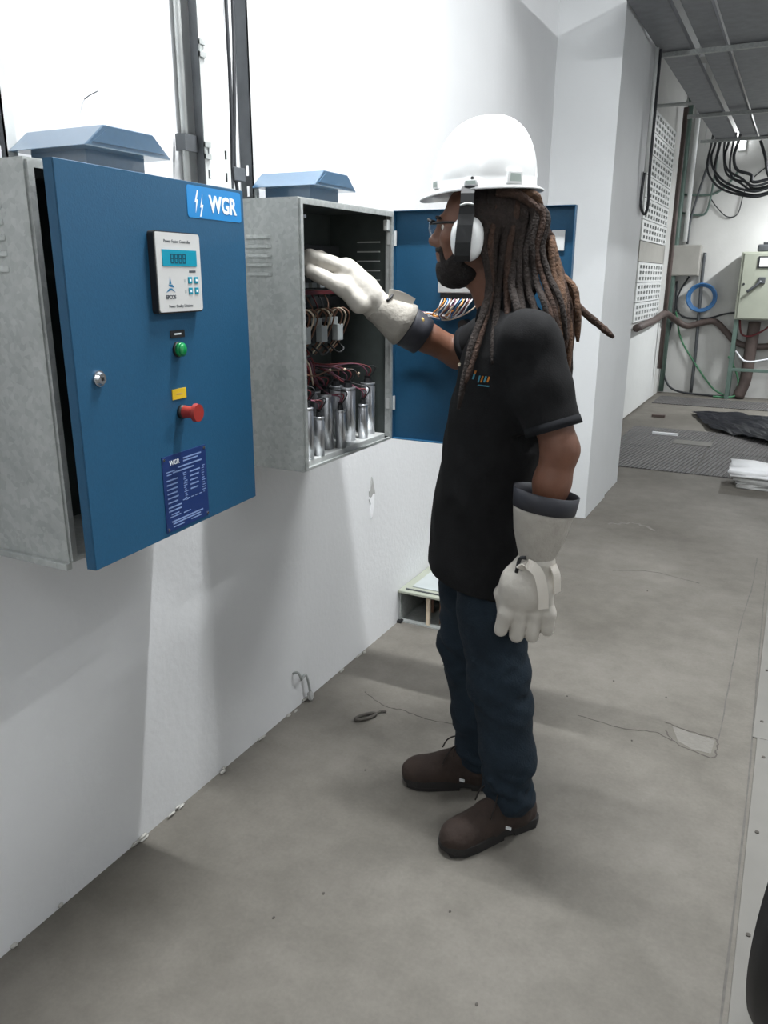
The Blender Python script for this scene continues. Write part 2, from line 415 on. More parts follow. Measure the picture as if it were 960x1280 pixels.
# =================================================================== SETTING
Hc = 4.2
fl = struct('floor', B((-0.4, -3, -0.12), (4.3, 11.95, 0)), 'floor')
struct('wall_left', B((-0.2, -3, 0), (0, 5.1, Hc)), 'wall')
struct('wall_pillar', box(box(nb(), (-0.2, 5.1, 0), (0.385, 5.70, Hc)), (-0.2, 5.70, 0), (0.372, 6.22, Hc)), 'pillar')
wr = struct('wall_recess', B((-0.4, 6.22, 0), (-0.15, 11.95, Hc)), 'wall_far')
wb = struct('wall_back', B((-0.15, 11.7, 0), (4.3, 11.95, Hc)), 'wall_far')
struct('wall_right', B((4.1, -3, 0), (4.3, 11.7, Hc)), 'wall')
struct('wall_front', B((0, -3.2, 0), (4.1, -3, Hc)), 'wall')
struct('ceiling', B((-0.4, -3.2, Hc), (4.3, 11.95, Hc+0.15)), 'ceil')

# chipped plaster mark on the wall under the open cabinet
def flat_blob(poly, z0, d, o, ax, ay, az):
    return prism(nb(), poly, o, ax, ay, az, d)
pp = [(0, .075), (.012, .045), (.024, .02), (.020, -.02), (.016, -.05), (.004, -.085), (-.012, -.092), (-.016, -.06), (-.010, -.03), (-.022, -.005), (-.016, .03), (-.008, .05)]
obj('chipped_plaster', flat_blob(pp, 0, 0.004, (0, 2.778, .672), (0, 1, 0), (0, 0, 1), (1, 0, 0)), 'foam', bpy.data.objects['wall_left'])
pg = [(0, .085), (.014, .045), (.027, .008), (.006, .012), (-.005, .002), (-.020, .000), (-.022, .03), (-.010, .05)]
obj('chipped_plaster', flat_blob(pg, 0, 0.005, (0, 2.778, .672), (0, 1, 0), (0, 0, 1), (1, 0, 0)), 'foamgrey', bpy.data.objects['wall_left'])
# crumbled plaster along the wall foot
rng = random.Random(3)
def lump(c, r, mat, parent, name, rg=rng):
    bm = nb(); bmesh.ops.create_icosphere(bm, subdivisions=1, radius=1)
    for v in bm.verts: v.co *= rg.uniform(.75, 1.2)
    bm.transform(Matrix.Translation(c) @ Matrix.Diagonal((*r, 1)))
    return obj(name, bm, mat, parent)
for i in range(18):
    y = rng.uniform(.9, 2.9)
    lump((0.004+rng.uniform(0, .01), y, rng.uniform(0, .012)), (rng.uniform(.004, .008), rng.uniform(.008, .028), rng.uniform(.003, .007)), 'jbox', bpy.data.objects['wall_left'], 'plaster_crumb')

# floor: cracks, seam grooves, repaired patch
def ribbon(pts, w, z, mat, name, parent, wig=0.004):
    C = catmull(pts, 6); bm = nb(); L = []; R_ = []
    for i, p in enumerate(C):
        d = (C[min(i+1, len(C)-1)]-C[max(i-1, 0)]).normalized(); s = Vector((-d.y, d.x, 0))
        ww = w*rng.uniform(.4, 1.2); q = p+s*rng.uniform(-wig, wig)
        L.append((q+s*ww/2, q-s*ww/2))
    va = [[bm.verts.new((a.x, a.y, z)), bm.verts.new((b.x, b.y, z)), bm.verts.new((b.x, b.y, z-.004)), bm.verts.new((a.x, a.y, z-.004))] for a, b in L]
    for a, b in zip(va, va[1:]):
        for k in range(4): bm.faces.new((a[k], a[(k+1) % 4], b[(k+1) % 4], b[k]))
    bm.faces.new(va[0]); bm.faces.new(va[-1])
    return obj(name, bm, mat, parent)
ribbon([(.17, 2.40, 0), (.29, 2.345, 0), (.36, 2.35, 0), (.46, 2.335, 0), (.60, 2.35, 0)], .004, .0006, 'crack', 'floor_crack', fl)
ribbon([(.95, 2.62, 0), (1.10, 2.60, 0), (1.22, 2.63, 0), (1.28, 2.60, 0)], .004, .0008, 'crack', 'floor_crack', fl)
ribbon([(1.24, 2.72, 0), (1.30, 2.70, 0), (1.36, 2.69, 0), (1.42, 2.68, 0), (1.425, 2.62, 0), (1.42, 2.56, 0), (1.35, 2.57, 0), (1.29, 2.60, 0), (1.25, 2.66, 0)], .005, .0007, 'crack', 'floor_crack', fl)
obj('floor_patch', prism(nb(), [(1.27, 2.70), (1.34, 2.685), (1.415, 2.675), (1.41, 2.58), (1.35, 2.58), (1.30, 2.61)], (0, 0, -.003), (1, 0, 0), (0, 1, 0), (0, 0, 1), .0036), 'patch', fl)
ribbon([(1.425, 2.66, 0), (1.428, 3.3, 0), (1.43, 3.8, 0), (1.45, 4.3, 0), (1.45, 4.8, 0)], .005, .0006, 'seam', 'floor_seam', fl, .002)
ribbon([(1.528, -.5, 0), (1.530, 1.2, 0), (1.534, 2.4, 0), (1.520, 3.4, 0), (1.505, 4.9, 0), (1.50, 6.4, 0)], .007, .0012, 'seam', 'floor_seam', fl, .0005)
ribbon([(.75, 4.2, 0), (.95, 4.28, 0), (1.2, 4.22, 0)], .006, .0008, 'seam', 'floor_crack', fl)
ribbon([(.55, 5.05, 0), (.70, 5.15, 0), (.85, 5.05, 0)], .02, .0008, 'patch', 'floor_patch', fl, .02)
for i in range(14):
    x, y = rng.uniform(.3, 1.4), rng.uniform(1.0, 4.2)
    lump((x, y, .001), (.004, .005, .002), 'crack', fl, 'floor_speck')

# raised cover plates on the trench at the right, with screws
y0 = -0.4
for i, (ya, yb) in enumerate([(-.4, 1.25), (1.252, 2.75), (2.752, 4.3), (4.302, 5.9)]):
    where = ['nearest the camera', 'beside the black tyre', 'past the black tyre', 'farthest along the aisle'][i]
    r = root('trench_cover', (1.9, (ya+yb)/2, 0), 'grey floor trench cover plate, the one ' + where, 'floor plate', 'trench cover plates along the aisle')
    xo = 1.545 if yb < 3 else 1.53
    obj('plate', B((xo, ya, -.002), (2.35, yb, .006), .002), 'plate', r)
    for k in range(4):
        y = ya+.12+(yb-ya-.24)*k/3
        obj('screw', cyl(nb(), (xo+.025, y, .005), (xo+.025, y, .009), .006, n=10), 'crack', r)

# =================================================================== LAMPS
def fixture(x0, x1, ya, yb, z, watts, label):
    cx, cy = (x0+x1)/2, (ya+yb)/2; alongx = x1 > x0; L = (x1-x0) if alongx else (yb-ya)
    r = root('fluorescent_or_fill_lamp', (cx, cy, z), label, 'lamp', 'fluorescent ceiling lamps')
    def bx_(l0, w0, z0, l1, w1, z1, bev=0):
        return B((cx+l0, cy+w0, z+z0), (cx+l1, cy+w1, z+z1), bev) if alongx else B((cx+w0, cy+l0, z+z0), (cx+w1, cy+l1, z+z1), bev)
    obj('housing', bx_(-L/2-.03, -.09, .03, L/2+.03, .09, .09, .008), 'lampbody', r)
    for w in (-.045, .045):
        a = (cx-L/2, cy+w, z) if alongx else (cx+w, cy-L/2, z); b = (cx+L/2, cy+w, z) if alongx else (cx+w, cy+L/2, z)
        obj('tube', cyl(nb(), a, b, .013, n=12), 'tube', r, True)
    for s in (-1, 1):
        obj('end_cap', bx_(s*(L/2+.012)-.012, -.07, -.018, s*(L/2+.012)+.012, .07, .032), 'lampbody', r)
        a = (cx+s*L*.4, cy, z+.09) if alongx else (cx, cy+s*L*.4, z+.09)
        obj('hanger', cyl(nb(), a, (a[0], a[1], Hc), .005, n=8), 'galv_dark', r)
    ld = bpy.data.lights.new('tube_light', 'AREA'); ld.shape = 'RECTANGLE'; ld.energy = watts
    ld.size = L if alongx else .05; ld.size_y = .05 if alongx else L; ld.color = (0.96, 0.985, 1.0)
    lo = bpy.data.objects.new('tube_light', ld); COL.objects.link(lo); lo.location = (cx, cy, z-.022)
    lo.parent = r; lo.matrix_parent_inverse = Matrix.Translation(r.location).inverted()
for l in LAMPS: fixture(*l)
# upright lit tube on the far wall, seen under the trays
r = root('wall_tube_lamp', (.53, 11.66, 3.1), 'short upright lit tube on the far wall under the trays', 'lamp')
obj('tube', cyl(nb(), (.535, 11.655, 3.12), (.565, 11.655, 3.48), .035, n=14), 'tube', r, True)
obj('bracket', B((.51, 11.675, 3.08), (.60, 11.70, 3.52), .004), 'lampbody', r)

# =================================================================== CABINETS
def louvre(y, x0, x1, z, outward, parent, mat='galv'):
    """pressed half-round louvre on a side panel (plane y), outward = -1/+1 along Y"""
    n = 8; rings = []
    for k in range(n+1):
        a = math.pi*k/n/2
        rings.append((math.sin(a)*.006*outward, .010*math.cos(a)))
    bm = nb(); A = []
    xs = [x0, x0+.01, x1-.01, x1]; sc = [0.15, 1, 1, 0.15]
    for x, s in zip(xs, sc):
        A.append([(x, y+dy*s, z+dz) for dy, dz in rings]+[(x, y, z)])
    loft(bm, A, True, True)
    o = obj('louvre', bm, mat, parent, False)
    return o
def slit(y, x0, x1, z, parent):
    obj('louvre_slit', B((x0, y-.0008, z-.002), (x1, y+.0008, z+.0012)), 'black', parent)

def cabinet_body(r, ya, yb, z0, z1, xb, xf):
    t = .0025; rim = .013
    bm = nb()
    box(bm, (xb, ya, z0), (xb+t, yb, z1))                      # back
    box(bm, (xb+t, ya, z0), (xf, ya+t, z1)); box(bm, (xb+t, yb-t, z0), (xf, yb, z1))
    box(bm, (xb+t, ya+t, z0), (xf, yb-t, z0+t)); box(bm, (xb+t, ya+t, z1-t), (xf, yb-t, z1))
    # front return flanges
    box(bm, (xf-t, ya+t, z0+t), (xf, ya+rim, z1-t)); box(bm, (xf-t, yb-rim, z0+t), (xf, yb-t, z1-t))
    box(bm, (xf-t, ya+rim, z0+t), (xf, yb-rim, z0+rim*.8)); box(bm, (xf-t, ya+rim, z1-rim), (xf, yb-rim, z1-t))
    # inner return
    box(bm, (xf-.018, ya+rim-t, z0+rim*.8), (xf-t, ya+rim, z1-rim)); box(bm, (xf-.018, yb-rim, z0+rim*.8), (xf-t, yb-rim+t, z1-rim))
    b = obj('body', bm, 'galv', r)
    bw = nb(); box(bw, (xb+t+.001, ya+t+.001, z0+t+.001), (xb+.008, yb-t-.001, z1-t-.001))
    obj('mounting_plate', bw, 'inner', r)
    # gasket strips
    g = nb(); gx = xf+.006
    box(g, (xf, ya+.004, z0+.004), (gx, ya+.016, z1-.004)); box(g, (xf, yb-.016, z0+.004), (gx, yb-.004, z1-.004))
    box(g, (xf, ya+.016, z1-.016), (gx, yb-.016, z1-.004)); box(g, (xf, ya+.016, z0+.003), (gx, yb-.016, z0+.010))
    obj('rim_lip', g, 'galv', r)
    return b

def hood(r, yc, ztop):
    xb_, xf_ = .045, .255
    h = nb(); box(h, (.065, yc-.078, ztop), (.215, yc+.078, ztop+.048))
    nk = obj('vent_neck', h, 'blue_hood', r)
    zb = ztop+.044; zt = ztop+.086
    poly = [(-.118, 0), (.118, 0), (.066, zt-zb), (-.066, zt-zb)]
    c = nb(); prism(c, poly, (xb_, yc, zb), (0, 1, 0), (0, 0, 1), (1, 0, 0), xf_-xb_)
    bmesh.ops.bevel(c, geom=list(c.edges), offset=.0018, segments=1, affect='EDGES')
    cp = obj('vent_hood', c, 'blue_hood', r)
    f = nb()
    inn = [(-.098, .008), (.098, .008), (.058, zt-zb-.007), (-.058, zt-zb-.007)]
    prism(f, inn, (xf_-.0005, yc, zb), (0, 1, 0), (0, 0, 1), (1, 0, 0), .0022)
    obj('hood_fold', f, 'blue_hood', cp)

Z0, Z1, XB, XF = 1.02, 1.742, .062, .30
# ---- cabinet with the closed (slightly ajar) blue door
c1 = root('electrical_cabinet', (.17, 1.27, Z0), 'wall-mounted steel cabinet with blue door ajar, controller display and buttons, nearest the camera', 'cabinet')
cabinet_body(c1, .985, 1.55, Z0, Z1-.006, XB, XF)
for k in range(5):
    louvre(.985, .12, .235, 1.657-.026*k, -1, c1)
    louvre(1.55, .12, .235, 1.657-.026*k, 1, c1)
obj('bottom_flange', B((XB, .975, Z0-.012), (XF+.002, .99, Z0+.002), .002), 'galv', c1)
hood(c1, 1.283, Z1-.006)
# door frame of reference: x to the right as read, y up, z outward
DL = Vector((.374, .982, 1.02)); e = Vector((-.0825, .9966, 0)).normalized(); nrm = e.cross(Vector((0, 0, 1)))
TD = Matrix(((e.x, 0, nrm.x, DL.x), (e.y, 0, nrm.y, DL.y), (0, 1, 0, DL.z), (0, 0, 0, 1)))
DW, DH = .566, .710
d = nb()
box(d, (0, 0, -.0025), (DW, DH, 0), .0008, 1)
box(d, (0, 0, -.022), (.002, DH, -.0025)); box(d, (DW-.002, 0, -.022), (DW, DH, -.0025))
box(d, (.002, 0, -.022), (DW-.002, .002, -.0025)); box(d, (.002, DH-.002, -.022), (DW-.002, DH, -.0025))
door = obj('door', d, 'blue', c1, T=TD)
g = nb(); box(g, (.02, .02, -.014), (.034, DH-.02, -.0025)); box(g, (DW-.034, .02, -.014), (DW-.02, DH-.02, -.0025))
box(g, (.034, .02, -.014), (DW-.034, .032, -.0025)); box(g, (.034, DH-.032, -.014), (DW-.034, DH-.02, -.0025))
obj('door_gasket', g, 'gasket', door, T=TD)
def dx(t): return .600-t            # t was measured leftwards from the hinge side
def dz(z): return z-1.02
def on_door(name, bm, mat, smooth=False): return obj(name, bm, mat, door, smooth, T=TD)
def dbar(name, x, y, w, h, mat, z0=.0, z1=.001):
    return on_door(name, B((x-w/2, y-h/2, z0), (x+w/2, y+h/2, z1)), mat)
# brand sticker
lx0, lx1, ly0, ly1 = dx(.246), dx(.046), dz(1.662), dz(1.724)
on_door('brand_sticker', prism(nb(), rrect(lx0, ly0, lx1, ly1, .007), (0, 0, 0), (1, 0, 0), (0, 1, 0), (0, 0, 1), .0008), 'logo_cyan')
tb = text_bm('WGR', .046, .0004, .0014, .92); bmesh.ops.translate(tb, verts=tb.verts, vec=(lx0+.128, (ly0+ly1)/2-.002, .0012)); on_door('brand_lettering', tb, 'print_w')
bolt = [(0, .020), (.009, .025), (.003, .002), (.012, .004), (-.004, -.030), (.000, -.006), (-.010, -.008)]
zz = nb()
for ox in (0.036, 0.050):
    s = 1 if ox < .04 else -1
    pts = [(.002, .022), (.006, .022), (-.001, .004), (.004, .004), (-.006, -.022), (-.003, -.002), (-.008, -.002)]
    if s < 0: pts = [(-a*1.0, -b) for a, b in pts]
    prism(zz, pts, (lx0+ox-.003, (ly0+ly1)/2-.002+(.003 if s > 0 else -.004), .0009), (1, 0, 0), (0, 1, 0), (0, 0, 1), .0006)
on_door('bolt_emblem', zz, 'print_w')
# controller
kx0, kx1, ky0, ky1 = dx(.377), dx(.235), dz(1.479), dz(1.628)
on_door('controller_bezel', prism(nb(), rrect(kx0-.003, ky0-.003, kx1+.002, ky1+.002, .007), (0, 0, 0), (1, 0, 0), (0, 1, 0), (0, 0, 1), .014), 'black')
on_door('controller_face', prism(nb(), rrect(kx0, ky0, kx1, ky1, .006), (0, 0, .0141), (1, 0, 0), (0, 1, 0), (0, 0, 1), .002), 'cream_pl')
kw = kx1-kx0; kc = (kx0+kx1)/2
sy0, sy1 = dz(1.5655), dz(1.5965)
on_door('display_screen', B((kx0+.017, sy0, .0162), (kx1-.014, sy1, .0172)), 'teal')
sg = nb()
for i in range(4):
    x = kx0+.047+i*.013; y = (sy0+sy1)/2-.001
    for (ax, ay, w, h) in ((0, .008, .008, .002), (0, 0, .008, .002), (0, -.008, .008, .002), (-.004, .004, .002, .008), (.004, .004, .002, .008), (-.004, -.004, .002, .008), (.004, -.004, .002, .008)):
        box(sg, (x+ax-w/2, y+ay-h/2, .0172), (x+ax+w/2, y+ay+h/2, .0176))
on_door('display_segments', sg, 'seg')
def dtext(name, s, size, x, y, z, mat, bold=0.0, sx=1.0):
    tb = text_bm(s, size, .0002, bold, sx); bmesh.ops.translate(tb, verts=tb.verts, vec=(x, y, z)); return on_door(name, tb, mat)
dtext('controller_lettering', 'Power Factor Controller', .0085, kc-.003, dz(1.612), .0164, 'print_d')
dtext('controller_lettering', 'EPCOS', .0105, kx0+.037, dz(1.507), .0164, 'print_d', .0003)
dtext('controller_lettering', 'Power Quality Solutions', .0080, kc-.003, dz(1.4895), .0164, 'print_d')
dbar('controller_lettering', kx1-.030, dz(1.556), .022, .004, 'print_d', .0161, .0165)
tr = nb()
prism(tr, [(0, .018), (.0035, .004), (-.0035, .004)], (kx0+.037, dz(1.528), .0161), (1, 0, 0), (0, 1, 0), (0, 0, 1), .0004)
prism(tr, [(-.006, .003), (.006, .003), (.012, -.003), (-.002, -.001)], (kx0+.037, dz(1.528), .0161), (1, 0, 0), (0, 1, 0), (0, 0, 1), .0004)
prism(tr, [(-.014, -.012), (-.004, -.004), (.004, -.004), (.015, -.012), (.002, -.007)], (kx0+.037, dz(1.528), .0161), (1, 0, 0), (0, 1, 0), (0, 0, 1), .0004)
on_door('maker_emblem', tr, 'print_b')
for i in (0, 1):
    for j in (0, 1):
        x, y = kx1-.040+i*.021, dz(1.539)-j*.021
        on_door('key', B((x-.0065, y-.0065, .0161), (x+.0065, y+.0065, .0175), .0008), 'teal')
        dbar('key_mark', x, y, .0055, .0045, 'print_w', .0174, .0178)
    dbar('key_caption', kx1-.056, dz(1.538)-i*.021, .006, .006, 'contactor', .0161, .0164)
# lamp, tags, stop button
dbar('tag_plate', dx(.308), dz(1.434), .047, .0145, 'black', 0, .002); dbar('tag_lettering', dx(.308), dz(1.434), .022, .0032, 'print_w', .002, .0023)
gx, gy = dx(.311), dz(1.403)
on_door('lamp_collar', cyl(nb(), (gx, gy, 0), (gx, gy, .006), .0155, n=24), 'black', True)
gl = nb(); cyl(gl, (gx, gy, .006), (gx, gy, .014), .0145, .0140, n=24); cyl(gl, (gx, gy, .014), (gx, gy, .018), .0140, .009, n=24)
on_door('green_indicator', gl, 'green', True)
dbar('tag_plate', dx(.316), dz(1.313), .046, .021, 'yellow', 0, .002); dbar('tag_lettering', dx(.316), dz(1.313), .020, .0032, 'brass', .002, .0023)
rx, ry = dx(.312), dz(1.275)
on_door('button_collar', cyl(nb(), (rx, ry, 0), (rx, ry, .009), .0145, n=24), 'black', True)
rb = nb(); cyl(rb, (rx, ry, .009), (rx, ry, .030), .0135, .0120, n=24); cyl(rb, (rx, ry, .030), (rx, ry, .036), .0120, .0195, n=24); cyl(rb, (rx, ry, .036), (rx, ry, .044), .0195, .0180, n=24)
on_door('red_stop_button', rb, 'red')
# nameplate
nx0, nx1, ny0, ny1 = dx(.389), dx(.237), dz(1.029), dz(1.191)
on_door('nameplate', B((nx0, ny0, 0), (nx1, ny1, .0015)), 'navy')
dtext('nameplate_lettering', 'WGR', .014, nx0+.040, ny1-.017, .0018, 'print_w', .0003)
np_ = nb(); rg = random.Random(5)
def nbar(x0, x1, y, h=.0022): box(np_, (nx0+x0, ny0+y-h/2, .0015), (nx0+x1, ny0+y+h/2, .0018))
HN = ny1-ny0
nbar(.070, .135, HN-.014, .003); nbar(.070, .122, HN-.020, .003); nbar(.050, .135, HN-.030, .003); nbar(.010, .040, HN-.034); nbar(.012, .028, HN-.040); nbar(.032, .105, HN-.038, .003)
for k in range(6): nbar(.010, .058-rg.uniform(0, .016), HN-.052-k*.0095, .003)
for k in range(5): nbar(.090, .128-rg.uniform(0, .012), HN-.048-k*.0095, .003)
for k in range(14): nbar(.066+rg.uniform(0, .004), .074+rg.uniform(0, .008), HN-.046-k*.0046, .0017)
for k in range(12): nbar(.132+rg.uniform(0, .004), .140+rg.uniform(0, .006), HN-.044-k*.0054, .0017)
for k in range(2): nbar(.010, .054, .052-k*.008, .003)
for k in range(5): nbar(.060+k*.015, .070+k*.015, .058, .002)
nbar(.018, .045, .036); nbar(.060, .085, .030); nbar(.012, .050, .031); nbar(.018, .130, .020, .003); nbar(.022, .120, .015, .003); nbar(.022, .060, .008); nbar(.085, .125, .009)
on_door('nameplate_lettering', np_, 'print_dim')
for a, b in ((.006, .006), (.146, .006), (.006, HN-.006), (.146, HN-.006)):
    on_door('rivet', cyl(nb(), (nx0+a, ny0+b, .0015), (nx0+a, ny0+b, .003), .0032, n=10), 'chrome')
# lock
kx, ky = dx(.546), dz(1.37)
lk = nb(); cyl(lk, (kx, ky, 0), (kx, ky, .004), .0145, n=20); cyl(lk, (kx, ky, .004), (kx, ky, .010), .0125, .0095, n=20)
on_door('lock', lk, 'chrome')
on_door('lock_slot', B((kx-.0035, ky-.0035, .0098), (kx+.0035, ky+.0035, .0106)), 'black')

# ---- open cabinet
ya2, yb2 = 1.812, 2.356
c2 = root('electrical_cabinet', (.17, 2.085, Z0), 'open steel cabinet full of capacitors with its blue door swung wide', 'cabinet')
cabinet_body(c2, ya2, yb2, Z0, Z1, XB, XF)
for k in range(5):
    louvre(ya2, .13, .215, 1.642-.0235*k, -1, c2)
    louvre(yb2, .175, .262, 1.652-.029*k, 1, c2)
    obj('louvre_slit', B((.175, yb2-.0062, 1.650-.029*k), (.258, yb2-.0040, 1.6540-.029*k)), 'galv_bright', c2)  # pale bars paint the light that shows through the louvres
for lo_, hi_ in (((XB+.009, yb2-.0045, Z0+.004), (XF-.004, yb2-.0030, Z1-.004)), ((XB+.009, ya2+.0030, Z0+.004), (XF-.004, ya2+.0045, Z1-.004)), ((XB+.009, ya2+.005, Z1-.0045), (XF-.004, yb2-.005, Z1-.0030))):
    obj('shade_lining', B(lo_, hi_), 'inner', c2)  # added dark sheets; the interior shade is put into their colour
hood(c2, 2.085, Z1)
# open door
hx, hy = .304, 2.352
d2 = nb(); W2 = .572
box(d2, (hx, hy+.020, Z0+.002), (hx+W2, hy+.0225, Z1+.002), .0008, 1)
box(d2, (hx, hy, Z0+.002), (hx+.002, hy+.020, Z1+.002)); box(d2, (hx+W2-.002, hy, Z0+.002), (hx+W2, hy+.020, Z1+.002))
box(d2, (hx+.002, hy, Z0+.002), (hx+W2-.002, hy+.020, Z0+.004)); box(d2, (hx+.002, hy, Z1), (hx+W2-.002, hy+.020, Z1+.002))
door2 = obj('door', d2, 'blue', c2)
obj('document_sticker', B((.808, hy+.017, 1.622), (.846, hy+.0205, 1.678)), 'paper', door2)
cb = nb(); box(cb, (.475, hy-.035, 1.500), (.605, hy+.019, 1.605), .003, 2); obj('controller_back', cb, 'cream_pl', door2)
obj('terminal_strip', B((.482, hy-.030, 1.486), (.598, hy-.012, 1.500), .001), 'black', door2)
obj('button_back', cyl(nb(), (.555, hy-.02, 1.405), (.555, hy+.02, 1.405), .016, n=16), 'black', door2)
wr_ = random.Random(11); wm = ['whitewire', 'orangewire', 'bluewire', 'palewire', 'whitewire', 'brownwire', 'purplewire', 'whitewire', 'palewire']
for i in range(18):
    x = .490+.0062*i
    p = [(x, hy-.022, 1.488), (x+wr_.uniform(-.01, .01), hy-.045, 1.465+wr_.uniform(-.006, .006)), (x-.02+wr_.uniform(-.02, .01), hy-.035, 1.437+wr_.uniform(-.008, .008)), (.50+wr_.uniform(-.03, .02), hy-.02, 1.425+wr_.uniform(-.008, .008)), (.40, hy-.012, 1.436+wr_.uniform(-.006, .006)), (.318, hy-.025, 1.428+wr_.uniform(-.006, .006)), (.27, hy-.05, 1.42)]
    obj('door_wire', tube(nb(), p, .0022, 6, 5), wm[i % len(wm)], door2, True)
for z in (1.12, 1.64):
    hg = nb(); cyl(hg, (XF+.006, yb2+.004, z), (XF+.006, yb2+.004, z+.045), .006, n=12); box(hg, (XF-.012, yb2-.014, z+.004), (XF+.004, yb2-.002, z+.040))
    obj('hinge', hg, 'galv_bright', c2)
obj('latch_catch', B((XF-.006, ya2+.018, Z1-.05), (XF+.004, ya2+.034, Z1-.042), .001), 'chrome', c2)
obj('corner_catch', B((XF-.014, yb2-.040, Z1-.058), (XF+.002, yb2-.020, Z1-.026), .003), 'galv_bright', c2)
# capacitors
caps = [(.272, 1.880, .0165, .150), (.274, 1.937, .0155, .115), (.240, 2.030, .0240, .168), (.275, 2.060, .0155, .118), (.238, 2.172, .0240, .170), (.265, 2.222, .0155, .112), (.238, 2.305, .0240, .170), (.195, 1.935, .0240, .168), (.170, 2.09, .0240, .165), (.165, 2.22, .0240, .165)]
for i, (x, y, r_, h) in enumerate(caps):
    b = nb(); z = Z0+.022
    prof = [(r_, 0), (r_, h-.012), (r_*.93, h-.010), (r_*.93, h-.007), (r_*1.02, h-.005), (r_*1.02, h-.001), (r_*.9, h)]
    loft(b, [[(x+rr*math.cos(2*math.pi*k/20), y+rr*math.sin(2*math.pi*k/20), z+zz_) for k in range(20)] for rr, zz_ in prof])
    cp = obj('capacitor', b, 'alu', c2, True)
    for p in cp.data.polygons: p.use_smooth = abs(p.normal.z) < .9
    t = nb(); cyl(t, (x, y, z+h), (x, y, z+h+.014), r_*.62, r_*.5, n=10); box(t, (x-r_*.4, y-r_*.25, z+h+.014), (x+r_*.4, y+r_*.25, z+h+.022))
    obj('terminal', t, 'black', cp)
    for s in (-1, 0, 1):
        zt = z+h+.016
        pth = [(x+s*r_*.3, y, zt), (x+s*r_*.5+.01, y+s*.008, zt+.030+.006*s), (x-.03, y-.03+s*.01, zt+.045+wr_.uniform(-.01, .01)), (.14, 2.0+(y-2.0)*.5, 1.275+wr_.uniform(-.02, .02)), (.11, 2.02+s*.02, 1.30)]
        obj('lead_wire', tube(nb(), pth, .0022, 6, 5), ['purplewire', 'redwire', 'black'][s+1], cp, True)
obj('capacitor_rail', B((.15, ya2+.02, Z0+.004), (.286, yb2-.02, Z0+.022), .002), 'galv_bright', c2)
# long stray wire with pale clips
obj('loose_wire', tube(nb(), [(.24, 1.93, 1.275), (.24, 1.98, 1.268), (.24, 2.06, 1.275), (.235, 2.14, 1.268), (.23, 2.22, 1.262), (.228, 2.262, 1.235)], .0022, 6, 6), 'brownwire', c2, True)
for p in [(.24, 2.06, 1.277), (.234, 2.16, 1.268), (.228, 2.262, 1.245)]:
    lump(p, (.004, .006, .005), 'palewire', c2, 'wire_clip')
# contactors with looped wires
for i in range(3):
    y = 1.905+.092*i; x0, x1 = .065, .235
    bd = nb(); box(bd, (x0+.008, y, 1.352), (x1-.05, y+.072, 1.425), .003, 1); box(bd, (x1-.05, y+.010, 1.362), (x1-.02, y+.062, 1.415), .002, 1)
    cn = obj('contactor', bd, 'gasket', c2)
    obj('contactor_face', B((x1-.02, y+.028, 1.360), (x1, y+.062, 1.408), .002), 'contactor', cn)
    obj('contactor_tag', B((x1-.02, y+.002, 1.408), (x1-.008, y+.044, 1.430), .001), 'contactor', cn)
    for k in range(3):
        yy = y+.012+.022*k
        obj('loop_wire', tube(nb(), [(x1-.035, yy, 1.41), (x1-.02, yy+.004, 1.445), (x1-.005, yy+.016, 1.455), (x1+.008, yy+.03, 1.435), (x1-.01, yy+.034, 1.39), (x1-.03, yy+.030, 1.352), (x1-.05, yy+.010, 1.32)], .0026, 6, 6), ['brownwire', 'palewire', 'brownwire'][k], cn, True)
    obj('loop_wire', tube(nb(), [(x1-.03, y+.02, 1.35), (x1+.0, y+.03, 1.325), (x1+.005, y+.055, 1.335), (x1-.02, y+.06, 1.352)], .003, 6, 6), 'black', cn, True)
# breakers above, red busbar, trunking
for i in range(5):
    y = 1.885+.044*i
    bk = nb(); box(bk, (.075, y, 1.512), (.195, y+.038, 1.585), .002, 1); box(bk, (.195, y+.004, 1.530), (.215, y+.034, 1.566), .002, 1)
    br = obj('breaker', bk, 'inner', c2)
    obj('breaker_terminal', B((.195, y+.006, 1.515), (.206, y+.032, 1.529)), 'contactor', br)
obj('busbar', B((.10, 1.86, 1.495), (.20, 2.16, 1.506), .001), 'redwire', c2)
obj('wire_trunking', B((.072, 1.83, 1.60), (.12, 2.33, 1.64), .002), 'gasket', c2)
obj('wire_trunking', B((.072, 1.83, 1.455), (.12, 2.33, 1.485), .002), 'gasket', c2)
for i in range(7):
    y = 1.90+.035*i
    obj('feed_wire', tube(nb(), [(.19, y, 1.50), (.20, y+.01, 1.475), (.21, y+.03-.006*i, 1.455), (.20, 1.93+.03*i, 1.425)], .0022, 6, 5), ['brownwire', 'redwire', 'black'][i % 3], c2, True)
for i in range(4):
    obj('feed_wire', tube(nb(), [(.20, 1.93+.02*i, 1.345), (.235, 1.935+.014*i, 1.305), (.24, 1.945+.01*i, 1.275), (.23, 1.95+.03*i, 1.24)], .0024, 6, 5), ['redwire', 'palewire', 'purplewire', 'redwire'][i], c2, True)

